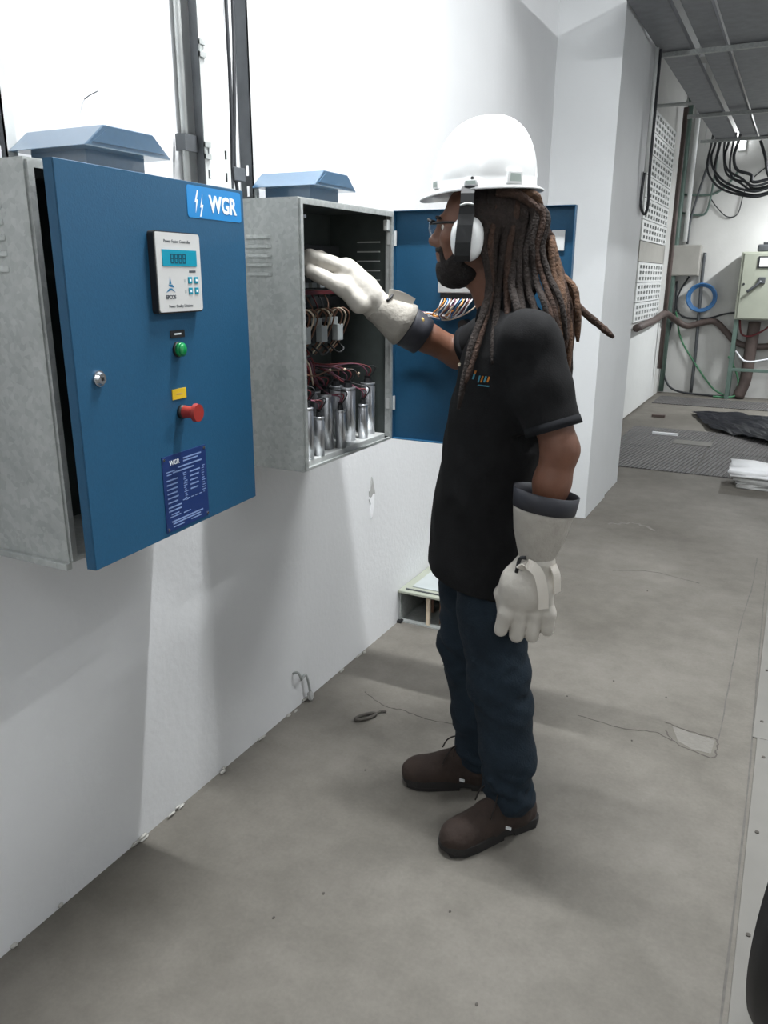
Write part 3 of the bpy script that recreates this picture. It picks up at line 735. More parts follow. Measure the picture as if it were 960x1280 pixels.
# =================================================================== STRUTS AND CABLE RISER ON THE WALL
def strut(y, label, ztop=Hc, z0=1.06):
    r = root('slotted_strut', (.02, y, z0), label, 'strut', 'slotted wall struts')
    T = Matrix.Translation((0.002, y, z0)) @ Matrix(((1, 0, 0, 0), (0, 0, 1, 0), (0, 1, 0, 0), (0, 0, 0, 1)))
    holes = []; zz = .10
    while zz < .80:
        holes.append((.017, zz, .027, zz+.028)); zz += .055
    bm = nb(); plate_holes(bm, .042, ztop-z0, .003, holes); obj('slotted_web', bm, 'galv_dark', r, T=T)  # side face in a darker copy of the lip steel; painted shade
    obj('lip', B((.041, y, z0), (.044, y+.026, ztop)), 'galv_bright', r)
    return r
strut(1.165, 'slotted steel strut on the wall at the left edge, beside the blue-doored cabinet')
strut(1.980, 'slotted steel strut on the wall behind the open cabinet')
rs = root('cable_riser', (.025, 1.79, 1.06), 'tall bright metal cable riser on the wall between the two cabinets', 'cable tray')
T = Matrix.Translation((.052, 1.760, 1.06)) @ Matrix(((0, 0, 1, 0), (1, 0, 0, 0), (0, 1, 0, 0), (0, 0, 0, 1)))
hs = []
for zz in (.62, .675, .73, .785): hs += [(.010, zz, .018, zz+.022), (.082, zz, .090, zz+.022)]
bm = nb(); plate_holes(bm, .105, Hc-1.06, .002, hs); obj('riser_face', bm, 'galv_bright', rs, T=T)
obj('riser_flange', B((.028, 1.758, 1.06), (.052, 1.7605, Hc)), 'galv_dark', rs); obj('riser_flange', B((.028, 1.8625, 1.06), (.052, 1.865, Hc)), 'galv_dark', rs)  # flanges darker than the riser face, shade put into the colour
for z in (1.865, 2.10):
    ck = nb(); box(ck, (.054, 1.757, z), (.060, 1.779, z+.012)); box(ck, (.054, 1.757, z-.028), (.060, 1.779, z-.016)); box(ck, (.054, 1.757, z-.028), (.058, 1.767, z+.012))
    obj('clip', ck, 'galv', rs)
bk = nb(); box(bk, (.030, 1.708, 1.852), (.035, 1.757, 1.892)); box(bk, (.004, 1.708, 1.852), (.030, 1.711, 1.892)); obj('side_bracket', bk, 'galv_dark', rs)
ro = tag(obj('wall_conduit', cyl(nb(), (.012, 1.735, 1.05), (.012, 1.735, Hc), .009, n=12), 'galv_bright', None, True), 'thin vertical metal conduit on the wall left of the bright riser', 'conduit')
for i, (y, lab) in enumerate([(1.905, 'thin black cable hanging straight beside the bright riser'), (1.935, 'thin black cable sagging beside the slotted strut')]):
    pts = [(.03, y, Hc), (.03, y+.004, 2.4), (.035, y-.012*i, 2.05), (.03, y-.020*i, 1.85), (.03, y-.01, 1.76)]
    tag(obj('riser_cable', tube(nb(), pts, .005, 8, 6), 'cable', None, True), lab, 'cable')
obj('junction_clamp', B((.006, 1.90, 1.80), (.040, 1.95, 1.835), .002), 'galv_dark', rs)
# small bent wire above the first vent hood
tag(obj('wire_stub', tube(nb(), [(.0, 1.422, 1.922), (.010, 1.416, 1.922), (.020, 1.420, 1.928), (.030, 1.435, 1.938)], .0012, 6, 5), 'galv_dark', None, True), 'tiny bent wire sticking out of the bright wall above the near vent hood', 'wire')

# =================================================================== SMALL THINGS ON THE FLOOR BY THE WALL
bx = root('metal_trunk_box', (.12, 3.3, 0), 'low open-ended grey metal box on the floor against the wall, behind the person', 'box')
bb = nb(); box(bb, (.004, 3.05, 0), (.010, 3.60, .150)); box(bb, (.232, 3.05, 0), (.238, 3.60, .150)); box(bb, (.010, 3.05, 0), (.232, 3.60, .006)); box(bb, (.010, 3.59, .006), (.232, 3.60, .150))
obj('body', bb, 'galv', bx)
obj('inner_rib', B((.135, 3.06, .006), (.152, 3.075, .148), .001), 'palewire', bx); obj('inner_rib', B((.185, 3.10, .006), (.195, 3.115, .148), .001), 'brownwire', bx)
obj('inner_rib', B((.100, 3.20, .006), (.112, 3.215, .148), .001), 'brownwire', bx)
lid = obj('lid', B((.002, 3.035, .150), (.245, 3.61, .163), .003), 'panel', bx)
obj('lid_rim', B((.03, 3.06, .163), (.20, 3.068, .168)), 'galv_dark', lid)
obj('lid_sheet', B((.045, 3.10, .163), (.215, 3.34, .168), .002), 'contactor', lid)
obj('lid_knob', cyl(nb(), (.06, 3.42, .163), (.06, 3.42, .185), .010, n=10), 'galv_dark', lid)
obj('foot', B((.0, 3.03, 0), (.022, 3.06, .012), .002), 'black', bx)
tag(obj('bent_wire_stub', tube(nb(), [(.0, 2.165, .150), (.02, 2.17, .155), (.022, 2.185, .125), (.012, 2.205, .110), (.015, 2.225, .120), (.018, 2.238, .09), (.020, 2.245, .045)], .005, 7, 6), 'galv', None, True), 'bent grey wire stub poking out of the wall foot', 'wire')
lump((.022, 2.248, .022), (.014, .014, .022), 'foamgrey', None, 'plaster_lump'); tag(bpy.data.objects['plaster_lump'], 'small plaster lump at the wall foot under the bent wire stub', 'plaster')
sh = nb(); cx, cy = .265, 2.235
ring = []
u = Vector((.072, .11, 0)).normalized(); v = Vector((-u.y, u.x, 0))
for k in range(25):
    a = 2*math.pi*k/24; ring.append(Vector((cx, cy, .008))+u*(.042*math.cos(a))+v*(.014*math.sin(a)))
tube(sh, ring, .006, 8, 0, False); tube(sh, [Vector((cx, cy, .008))+u*.045, Vector((cx, cy, .008))+u*.065+v*.004, Vector((cx, cy, .006))+u*.085-v*.004], .004, 7, 5)
tag(obj('metal_link', sh, 'crack', None, True), 'small dark metal link lying on the concrete floor near the wall', 'link')

# tyre at the bottom right edge
ty = root('black_tyre', (1.764, 1.60, .006), 'black rounded tyre-like object cut off by the bottom right corner', 'tyre')
tw = nb(); rings = []
Ra, wt = .37, .11
axis = Vector((math.cos(math.radians(-20)), math.sin(math.radians(-20)), 0)); side = Vector((-axis.y, axis.x, 0))
tc_ = Vector((1.764, 1.60, Ra+.006))
prof = [(-.75*wt, .15), (-.95*wt, .20), (-wt, .235), (-.93*wt, .268), (-.7*wt, .288), (-.35*wt, .298), (0, .300), (.35*wt, .298), (.7*wt, .288), (.93*wt, .268), (wt, .235), (.95*wt, .20), (.75*wt, .15), (.3*wt, .16), (-.3*wt, .16)]
for k in range(64):
    a = 2*math.pi*k/64; dr = side*math.cos(a)+Vector((0, 0, 1))*math.sin(a)
    rings.append([tc_+axis*p+dr*(q+.07) for p, q in prof])
rings.append(rings[0]); loft(tw, rings, False, True); bmesh.ops.remove_doubles(tw, verts=tw.verts, dist=1e-5)
obj('tyre', tw, 'blackrub', ty, True)
hb = nb(); cyl(hb, tc_-axis*.04, tc_+axis*.04, .225, n=40); cyl(hb, tc_-axis*.07, tc_+axis*.07, .04, n=20); obj('hub', hb, 'black', ty)

# =================================================================== FAR AREA
mt = root('ribbed_floor_plate', (.9, 7.7, 0), 'dark ribbed steel floor plate beyond the pillar', 'floor plate')
for i, (x0, x1) in enumerate([(.05, .88), (.89, 1.70), (1.71, 2.5)]):
    for j, (q0, q1) in enumerate([(6.75, 7.70), (7.71, 8.75)]):
        obj('plate', B((x0, q0, 0), (x1, q1, .008)), 'mat', mt)
m2 = root('ribbed_floor_plate', (.6, 10.9, 0), 'narrow ribbed steel floor plate along the far wall foot', 'floor plate')
obj('plate', B((-.05, 10.55, 0), (.85, 11.25, .008)), 'mat', m2); obj('plate', B((.86, 10.55, 0), (2.3, 11.25, .008)), 'mat', m2)
# crumpled black sheet
bm = nb(); gx_, gy_ = 26, 20; rt = random.Random(9); Vg = {}
for i in range(gx_+1):
    for j in range(gy_+1):
        s, t_ = i/gx_, j/gy_
        y = 9.95-(9.95-(8.85-1.25*s))*t_
        x = .50+1.6*s+.30*t_*(1-s)
        Vg[i, j] = bm.verts.new((x, y, .014+.035*abs(math.sin(7*s+5*t_)*math.sin(9*t_-4*s))+rt.uniform(0, .02)))
for i in range(gx_):
    for j in range(gy_): bm.faces.new((Vg[i, j], Vg[i+1, j], Vg[i+1, j+1], Vg[i, j+1]))
bmesh.ops.solidify(bm, geom=list(bm.faces), thickness=.004)
tag(obj('plastic_sheet', bm, 'tarp', None, False), 'crumpled black plastic sheet lying on the floor in front of the grey panel', 'sheet')
fb = root('foam_block', (1.55, 6.5, 0), 'white-topped grey foam block on the floor at the right edge', 'block')
def blk(z0, z1, g, seed):
    b = nb(); box(b, (1.20+g, 6.42+g, z0), (1.95-g, 6.78-g, z1)); bmesh.ops.subdivide_edges(b, edges=list(b.edges), cuts=5, use_grid_fill=True)
    q = random.Random(seed)
    for v_ in b.verts:
        if v_.co.z > z0+.01: v_.co += Vector((q.uniform(-.012, .012), q.uniform(-.012, .012), q.uniform(-.012, .012)))
        if v_.co.x < 1.3: v_.co.x -= (v_.co.z-.02)*.35
    return b
obj('block', blk(.0, .09, .02, 1), 'foamgrey', fb, True); obj('wrapped_top', blk(.09, .15, .0, 2), 'foam', fb, True)

# ventilation blocks in the recess wall
vt = root('vent_block_wall', (-.15, 10.0, 1.08), 'tall white perforated ventilation block panel in the recess wall', 'vent')
nblk = 10; zh = (3.22-1.06)/nblk
for i in range(nblk):
    if i == 3:
        obj('plain_block', B((-.16, 9.15, 1.06+zh*i+.004), (-.135, 10.85, 1.06+zh*(i+1)-.004)), 'jbox', vt); continue
    holes = []
    for rrow in range(3):
        for c in range(9):
            x = .10+c*.178; holes.append((x, .020+rrow*.062, x+.11, .020+rrow*.062+.036))
    b = nb(); plate_holes(b, 1.70, zh-.008, .02, holes)
    T = Matrix(((0, 0, 1, -.150), (1, 0, 0, 9.15), (0, 1, 0, 1.06+zh*i+.004), (0, 0, 0, 1)))
    obj('vent_block', b, 'white_pl', vt, T=T)
obj('dark_backing', B((-.152, 9.15, 1.06), (-.1495, 10.85, 3.22)), 'black', vt)
obj('sill_board', B((-.15, 9.05, .02), (-.13, 11.1, 1.0), .004), 'white_pl', vt)
# conduits and cables
def pipe(name, pts, r, mat, label, cat='pipe', group=None, sub=6):
    return tag(obj(name, tube(nb(), pts, r, 9, sub), mat, None, True), label, cat, group)
pipe('wall_conduit', [(.405, 6.04, 3.30), (.405, 6.05, 2.24)], .014, 'galv_bright', 'pale vertical conduit at the far edge of the pillar', 'conduit', sub=2)
pipe('hanging_cable', [(.42, 6.09, 3.20), (.42, 6.10, 2.3), (.42, 6.16, 2.05), (.395, 6.19, 1.98), (.38, 6.10, 2.05), (.385, 6.10, 2.25)], .010, 'cable', 'black cable looping below the conduit on the pillar edge', 'cable')
pipe('hanging_cable', [(.34, 6.27, 1.95), (.32, 6.30, 1.5), (.28, 6.32, .9), (.24, 6.3, .45)], .010, 'cable', 'black cable trailing down behind the pillar edge', 'cable')
pipe('wall_conduit', [(-.10, 11.6, 4.1), (-.10, 11.6, 0.02)], .035, 'greencab', 'thick greenish vertical pipe in the far corner', 'pipe', sub=2)
pipe('wall_conduit', [(.00, 11.62, 4.1), (.00, 11.62, 2.0)], .03, 'white_pl', 'thick white vertical pipe in the far corner', 'pipe', sub=2)
pipe('wall_conduit', [(-.06, 10.95, 3.5), (-.06, 10.95, 0.4)], .03, 'browncable', 'dark brown vertical pipe beside the ventilation panel', 'pipe', sub=2)
pipe('wall_conduit', [(.20, 11.66, 3.05), (.045, 11.66, 2.32), (.03, 11.66, 1.97)], .016, 'galv_dark', 'thin grey conduit dropping into the small junction box', 'conduit', sub=4)
pipe('wall_conduit', [(.28, 11.66, 3.02), (.26, 11.66, 2.60), (.22, 11.66, 2.36), (.10, 11.66, 2.33), (-.12, 11.66, 2.37)], .014, 'greencab', 'thin greenish pipe bending left above the junction box', 'pipe')
pipe('wall_conduit', [(.55, 11.66, 2.85), (.45, 11.66, 2.70), (.28, 11.66, 2.58), (.0, 11.66, 2.58), (-.12, 11.66, 2.60)], .014, 'greencab', 'thin greenish pipe running level below the tray cables', 'pipe')
pipe('hanging_cable', [(.24, 11.67, 2.55), (.34, 11.67, 2.42), (.48, 11.67, 2.30), (.60, 11.67, 2.33), (.64, 11.67, 2.55), (.70, 11.67, 2.72), (.95, 11.67, 2.95)], .007, 'cable', 'thin dark wire looping on the far wall below the tray cables', 'wire')
pipe('wall_conduit', [(.265, 11.65, 1.86), (.262, 11.65, 1.60), (.29, 11.65, .6), (.29, 11.65, .02)], .022, 'galv_dark', 'grey vertical conduit running from the junction box to the floor', 'conduit', sub=4)
pipe('hanging_cable', [(.10, 11.66, 1.56), (.00, 11.66, 1.36), (-.02, 11.66, 1.16), (.10, 11.66, 1.03), (.38, 11.66, 1.02), (.58, 11.66, 1.08), (.74, 11.60, 1.11)], .012, 'cable', 'black cable drooping from the junction box to the grey panel', 'cable')
pipe('power_cable', [(-.065, 9.0, 1.02), (-.07, 10.2, 1.05), (-.06, 11.0, 1.10), (.00, 11.5, 1.0), (.15, 11.6, .92), (.35, 11.62, .97), (.50, 11.62, .98), (.66, 11.62, .84), (.78, 11.60, .73), (1.0, 11.6, .68), (1.4, 11.6, .72)], .042, 'browncable', 'thick brown power cable snaking along the far wall', 'cable')
pipe('hanging_cable', [(-.05, 11.66, 1.5), (-.04, 11.66, 1.1), (-.12, 11.64, .5), (-.06, 11.6, .2), (.10, 11.55, .05), (.5, 11.5, .02), (.9, 11.5, .02)], .014, 'cable', 'black cable hanging in the far corner and trailing along the floor', 'cable')
pipe('hanging_cable', [(-.02, 11.66, 1.1), (.08, 11.66, .75), (.28, 11.64, .45), (.55, 11.62, .12), (.72, 11.55, .03)], .012, 'greenwire', 'green wire slanting across the far wall to the floor', 'wire')
pipe('hanging_cable', [(.72, 11.5, .55), (.82, 11.52, .38), (.88, 11.5, .22), (.86, 11.45, .04), (.6, 11.4, .02)], .012, 'greenwire', 'green wire curling at the foot of the grey panel', 'wire')
pipe('power_cable', [(.98, 11.55, 1.0), (.97, 11.55, .55), (.96, 11.52, .25), (.90, 11.5, .02)], .075, 'browncable', 'very thick dark conduit rising from the floor into the grey panel', 'conduit')
pipe('hanging_cable', [(.80, 11.5, 1.02), (.84, 11.5, .85), (.95, 11.48, .82), (1.1, 11.48, .9), (1.2, 11.5, 1.0)], .012, 'redwire', 'reddish wire loop under the grey panel', 'wire')
pipe('hanging_cable', [(.80, 11.5, .62), (.95, 11.42, .50), (1.25, 11.45, .55)], .012, 'whitewire', 'pale wire crossing below the grey panel', 'wire')
cl = nb()
for k in range(4):
    ring = [Vector((.29+(.15+.012*k)*math.cos(a), 11.64-.012*k, 1.29+(.15+.010*k)*math.sin(a))) for a in [2*math.pi*q/28 for q in range(29)]]
    tube(cl, ring, .012, 7, 0, False)
tag(obj('hose_coil', cl, 'bluewire', None, True), 'coil of blue cable hung on the far wall', 'coil')
jb = root('junction_box', (.03, 11.65, 1.56), 'small beige-grey junction box on the far wall', 'junction box')
obj('body', B((-.19, 11.55, 1.565), (.225, 11.70, 1.955), .01), 'jbox', jb); obj('cover', B((-.18, 11.54, 1.575), (.215, 11.552, 1.945), .006), 'jbox', jb)
pn = root('switch_panel', (1.05, 11.4, 0), 'grey-green electrical panel with switch handle standing on legs by the far wall', 'panel')
obj('body', B((.735, 11.35, 1.03), (1.48, 11.66, 1.86), .012), 'panel', pn)
pd = obj('door', B((.765, 11.335, 1.045), (1.45, 11.352, 1.845), .008), 'panel', pn)
obj('meter_frame', B((.935, 11.322, 1.665), (1.075, 11.337, 1.805)), 'gasket', pd); obj('meter_window', B((.952, 11.315, 1.682), (1.058, 11.324, 1.788)), 'white_pl', pd)
hn = nb(); box(hn, (.965, 11.300, 1.475), (1.045, 11.337, 1.555), .006); obj('switch_base', hn, 'galv_dark', pd)
obj('switch_handle', tube(nb(), [(1.0, 11.29, 1.51), (.93, 11.285, 1.44), (.85, 11.285, 1.375)], .017, 8, 4), 'galv_dark', pd, True)
obj('lock', cyl(nb(), (.80, 11.337, 1.47), (.80, 11.325, 1.47), .014, n=12), 'gasket', pd)
hl_ = nb(); box(hl_, (.90, 11.42, 1.86), (1.05, 11.55, 1.95), .02); box(hl_, (.96, 11.45, 1.95), (1.04, 11.52, 1.98), .01); obj('top_gland', hl_, 'galv_dark', pn)
for x in (.76, 1.42):
    obj('leg', B((x-.02, 11.37, 0), (x+.03, 11.42, 1.03), .003), 'greencab', pn)
    obj('leg', B((x-.02, 11.58, 0), (x+.03, 11.63, 1.03), .003), 'greencab', pn)
obj('cross_bar', B((.78, 11.38, .37), (1.40, 11.41, .41), .003), 'greencab', pn)
tag(obj('floor_debris', B((.55, 7.95, .008), (.90, 8.15, .014)), 'plate'), 'pale flat board scrap on the ribbed plate', 'board')
tag(obj('floor_debris', B((.30, 8.35, .008), (.55, 8.39, .03)), 'foam'), 'thin white strip lying on the ribbed plate', 'strip')
tag(obj('floor_debris', B((.12, 9.45, .0), (.26, 9.52, .03)), 'browncable'), 'small dark scrap on the floor behind the ribbed plate', 'scrap')

# cable trays under the ceiling
def tray(x0, x1, ya, yb, z, label):
    r = root('cable_tray', ((x0+x1)/2, (ya+yb)/2, z), label, 'cable tray', 'overhead cable trays')
    holes = []
    b = nb(); plate_holes(b, x1-x0, yb-ya, .003, holes); bmesh.ops.translate(b, verts=b.verts, vec=(x0, ya, z)); obj('tray_base', b, 'tray', r)
    for x in (x0, x1):
        obj('side_rail', B((x-.0015, ya, z), (x+.0015, yb, z+.035)), 'tray', r)
    return r
tray(.405, .605, 4.1, 10.3, 3.0, 'overhead cable tray nearest the pillar')
tray(.655, .805, 4.1, 10.3, 3.02, 'narrow overhead cable tray, second from the pillar')
tray(.845, 1.22, 4.1, 10.3, 3.0, 'wide overhead cable tray, third from the pillar')
tray(1.27, 1.70, 4.1, 11.2, 3.0, 'wide overhead cable tray, farthest right')
for i, (y, x0) in enumerate([(6.18, .33), (8.5, .30), (10.05, .25)]):
    r = root('tray_support', (1.0, y, 2.97), ['nearest', 'middle', 'farthest'][i] + ' steel cross support bar under the overhead cable trays', 'support bar', 'tray support bars')
    obj('bar', B((x0, y-.016, 2.968), (1.75, y+.016, 2.998), .002), 'galv', r)
    for x in (x0+.05, 1.72): obj('rod', cyl(nb(), (x, y, 2.94), (x, y, Hc), .006, n=8), 'galv_bright', r)
rs2 = root('wall_bracket', (.0, 9.0, 3.2), 'steel angle bracket from the recess wall to the cable tray', 'bracket')
obj('arm', tube(nb(), [(-.15, 8.3, 3.06), (.40, 8.3, 3.06)], .016, 6, 2), 'galv', rs2)
cabs = [(.32, .51), (.36, .50), (.41, .56), (.46, .60), (.50, .63), (.55, .68), (.60, .72)]
for i, (x, z) in enumerate(cabs):
    jx, jz, jy = rng.uniform(-.03, .03), rng.uniform(-.06, .06), rng.uniform(-.06, .06)
    pipe('drop_cable', [(x+.06, 10.0, 3.035), (x+.01, 10.36, 2.98), (x+jx, 10.42+jy, 2.80+jz), (x+.05+jx, 10.42+jy, 2.66+jz), (x+.20+jx, 10.42+jy, 2.52+jz*.7+.016*i), (.82, 10.42+jy, 2.43+jz*.5+.02*i), (1.02, 10.42, 2.47+jz*.6+.02*i), (1.5, 10.42, 2.62+.03*i)], rng.uniform(.012, .018), 'cable', 'black power cable curving down from the end of the cable trays', 'cable', 'bundle of drop cables under the trays')
pipe('drop_cable', [(.83, 10.5, 3.02), (.90, 10.5, 2.85), (1.0, 10.5, 2.6), (1.4, 10.5, 2.4)], .016, 'cable', 'black power cable falling from the right-hand tray', 'cable')

# =================================================================== PERSON
person = root('person', (.84, 1.98, 0), 'person in white hard hat, black polo and jeans reaching a gloved hand into the cabinet', 'person')
tu = np.array([-.90, -.436]); tv = np.array([.436, -.90])     # torso facing, torso left
hu = np.array([-.966, -.259]); hv = np.array([.259, -.966])   # head facing, head left
HC = np.array([.714, 2.009, 1.655])
LS, LE, LW = (.912, 1.870, 1.402), (1.008, 1.85, 1.150), (.975, 1.832, .90)
RS, RE, RW = (.765, 2.185, 1.415), (.575, 2.255, 1.325), (.395, 2.085, 1.455)
LH, LK, LA = (.815, 1.925, .86), (.862, 1.910, .48), (.920, 1.905, .10)
RH, RK, RA = (.745, 2.085, .86), (.705, 2.075, .48), (.765, 2.060, .10)

def hp(f, l, z): return (HC[0]+hu[0]*f+hv[0]*l, HC[1]+hu[1]*f+hv[1]*l, HC[2]+z)
U3 = (hu[0], hu[1], 0); V3 = (hv[0], hv[1], 0)
def headf(X, Y, Z):
    d = ell(X, Y, Z, hp(-.012, 0, .035), (.098, .076, .098), U3, V3)
    d = smin(d, ell(X, Y, Z, hp(.030, 0, -.035), (.068, .060, .085), U3, V3), .03)          # face
    d = smin(d, ell(X, Y, Z, hp(.050, 0, -.092), (.042, .042, .030), U3, V3), .03)          # chin
    d = smin(d, ell(X, Y, Z, hp(.088, 0, .030), (.016, .045, .012), U3, V3), .02)           # brow
    d = smin(d, chain(X, Y, Z, [(hp(.092, 0, .018), .008), (hp(.112, 0, -.018), .0125), (hp(.098, 0, -.026), .010)], .006), .012)  # nose
    for s in (-1, 1):
        d = smin(d, ell(X, Y, Z, hp(.100, s*.013, -.025), (.011, .009, .008), U3, V3), .008)
        d = smin(d, ell(X, Y, Z, hp(.062, s*.045, -.012), (.026, .020, .018), U3, V3), .02)  # cheek
        d = smax(d, -ell(X, Y, Z, hp(.100, s*.031, .014), (.016, .017, .010), U3, V3), .01) # eye socket
        d = smin(d, ell(X, Y, Z, hp(-.008, s*.080, -.004), (.020, .009, .032), U3, V3), .008) # ear
    d = smin(d, ell(X, Y, Z, hp(.094, 0, -.050), (.012, .024, .007), U3, V3), .008)         # lips
    d = smin(d, ell(X, Y, Z, hp(.091, 0, -.063), (.012, .021, .007), U3, V3), .008)
    d = smin(d, chain(X, Y, Z, [(hp(-.020, 0, -.06), .060), ((.785, 2.04, 1.46), .064)]), .03)
    return d
def bodyf(X, Y, Z):
    d = headf(X, Y, Z)
    t = zloft(X, Y, Z, [(.80, .78, 2.005, .085, .13), (.95, .775, 2.005, .095, .13), (1.15, .80, 2.015, .10, .135), (1.35, .83, 2.03, .105, .15), (1.44, .83, 2.03, .07, .12), (1.47, .81, 2.03, .05, .06)], tu, tv)
    d = smin(d, t, .03)
    d = smin(d, chain(X, Y, Z, [((.83, 2.0, 1.42), .06), (LS, .055), (LE, .043), ((.995, 1.842, 1.07), .043), (LW, .030), ((.965, 1.83, .80), .028)]), .03)
    d = smin(d, chain(X, Y, Z, [((.80, 2.08, 1.42), .06), (RS, .055), (RE, .043), ((.50, 2.185, 1.375), .041), (RW, .030), ((.33, 2.055, 1.535), .026)]), .03)
    d = smin(d, chain(X, Y, Z, [((.79, 1.97, .85), .07), ((.80, 1.955, .80), .065), (LK, .05), ((.885, 1.91, .33), .055), (LA, .036), ((.915, 1.90, .06), .036)]), .02)
    d = smin(d, chain(X, Y, Z, [((.76, 2.04, .85), .07), ((.75, 2.06, .80), .065), (RK, .05), ((.73, 2.07, .33), .055), (RA, .036), ((.76, 2.06, .06), .036)]), .02)
    return d
sdf_mesh('body', bodyf, (.26, 1.66, 0), (1.12, 2.42, 1.80), .0065, 'skin', person)
for s in (-1, 1):
    b = nb(); bmesh.ops.create_uvsphere(b, u_segments=14, v_segments=10, radius=.0112); bmesh.ops.translate(b, verts=b.verts, vec=hp(.0765, s*.031, .012)); ey = obj('eye', b, 'eyew', person, True)
    b = nb(); bmesh.ops.create_uvsphere(b, u_segments=10, v_segments=8, radius=.0055); bmesh.ops.translate(b, verts=b.verts, vec=hp(.0838, s*.031, .011)); obj('iris', b, 'eyed', ey, True)
    b = nb(); tube(b, [hp(.098, s*.014, .033), hp(.100, s*.032, .038), hp(.088, s*.052, .033)], .0038, 6, 4); obj('eyebrow', b, 'beard', person, True)
# beard
def beardf(X, Y, Z):
    d = headf(X, Y, Z)-.007
    m = ell(X, Y, Z, hp(.045, 0, -.096), (.075, .075, .036), U3, V3)
    for s in (-1, 1): m = smin(m, cap(X, Y, Z, hp(.052, s*.055, -.078), hp(.008, s*.072, -.005), .018, .013), .02)
    m = smin(m, ell(X, Y, Z, hp(.088, 0, -.041), (.02, .034, .009), U3, V3), .005)
    for s in (-1, 1): m = smin(m, cap(X, Y, Z, hp(.086, s*.030, -.044), hp(.070, s*.036, -.085), .010, .012), .006)
    d = smax(d, m, .008)
    d = smin(d, ell(X, Y, Z, hp(.060, 0, -.112), (.034, .034, .022), U3, V3), .02)
    d = smax(d, -ell(X, Y, Z, hp(.112, 0, -.056), (.022, .022, .0085), U3, V3), .004)
    return d+.0015*wrinkle(X, Y, Z, 6)
sdf_mesh('beard', beardf, (.54, 1.88, 1.49), (.76, 2.13, 1.70), .004, 'beard', person)

# hair mass under the hat
def hairf(X, Y, Z):
    d = ell(X, Y, Z, hp(-.045, 0, .035), (.105, .092, .10), U3, V3)
    d = smin(d, ell(X, Y, Z, hp(-.095, 0, -.04), (.070, .080, .085), U3, V3), .03)
    d = smin(d, ell(X, Y, Z, hp(-.100, .012, -.120), (.060, .072, .085), U3, V3), .03)
    d = np.maximum(d, Z-1.79)
    return d+.004*np.sin(90*((X-HC[0])*hu[1]-(Y-HC[1])*hu[0])+3*np.sin(30*Z))+.002*wrinkle(X, Y, Z, 4)
hair = sdf_mesh('hair', hairf, (.60, 1.84, 1.42), (.95, 2.20, 1.82), .0055, 'hairdark', person)
# dreadlocks: point given by image-plane offset s (to the back), height z and depth o (towards camera negative)
RX = Vector((.891, .454, 0)); DX = Vector((-.454, .891, 0)); PB = Vector((.727, 2.02, 0))
def W(s, z, o): 
    p = PB+RX*s+DX*o; p.z = z; return p
rd = random.Random(21)
def dread(pts, r, mat):
    pts = [Vector(p)+Vector((rd.uniform(-.004, .004), rd.uniform(-.004, .004), 0)) for p in pts]
    b = nb(); tube(b, pts, r, 7, 6, True, lambda f: (1.0-.25*f) if f < .93 else .75*(1-(f-.93)*8), .10)
    return obj('dreadlock', b, mat, hair, True)
# gathered from under the brim to the tie at the back
for i in range(13):
    o = -.10+.185*i/12; s0 = rd.uniform(.02, .065)
    dread([W(s0-.01, 1.745, o*.9), W(s0+.045, 1.738, o*1.0), W(.125+rd.uniform(-.01, .012), 1.695+rd.uniform(-.015, .01), o*.85), W(.150+rd.uniform(-.012, .01), 1.655, o*.5), W(.158, 1.63+rd.uniform(-.012, .01), o*.3)], rd.uniform(.010, .014), rd.choice(['dread_dark', 'dread', 'dread', 'dread_light']))
tie = nb(); ring = [W(.152+.030*math.cos(a), 1.640+.012*math.sin(2*a)*0+.020*math.sin(a), .0+.035*math.sin(a+1.2)) for a in [2*math.pi*k/16 for k in range(17)]]
tube(tie, ring, .012, 8, 0, False); obj('hair_tie', tie, 'dread', hair, True)
# tail falling down the back
ends = [(.215, 1.335, -.10), (.225, 1.300, -.07), (.235, 1.355, -.04), (.205, 1.29, -.05), (.240, 1.39, -.08), (.19, 1.33, -.13), (.175, 1.36, -.15), (.225, 1.32, .02), (.21, 1.38, .05), (.245, 1.42, -.02), (.160, 1.40, -.16), (.236, 1.45, -.11), (.2, 1.26, -.02), (.228, 1.27, -.095), (.185, 1.30, -.115), (.20, 1.37, -.13), (.212, 1.28, -.12), (.222, 1.36, -.06), (.195, 1.34, -.01), (.17, 1.42, -.14)]
for i, (s, z, o) in enumerate(ends):
    s0 = .150+rd.uniform(-.02, .022); o0 = rd.uniform(-.045, .035)
    m1 = (s0+(s-s0)*.25+.012, 1.56+rd.uniform(-.02, .02), o0+(o-o0)*.35); m2 = (s0+(s-s0)*.72+.016, (1.56+z)/2+.015, o0+(o-o0)*.8)
    dread([W(s0, 1.645, o0), W(*m1), W(*m2), W(s, z, o)], rd.uniform(.0095, .013), ['dread', 'dread_light', 'dread', 'dread_dark', 'dread_light'][i % 5])
# the one that flies out
dread([W(.165, 1.62, -.03), W(.205, 1.52, -.04), W(.255, 1.465, -.05), (W(.300, 1.43, -.06)), W(.338, 1.400, -.07)], .0115, 'dread')
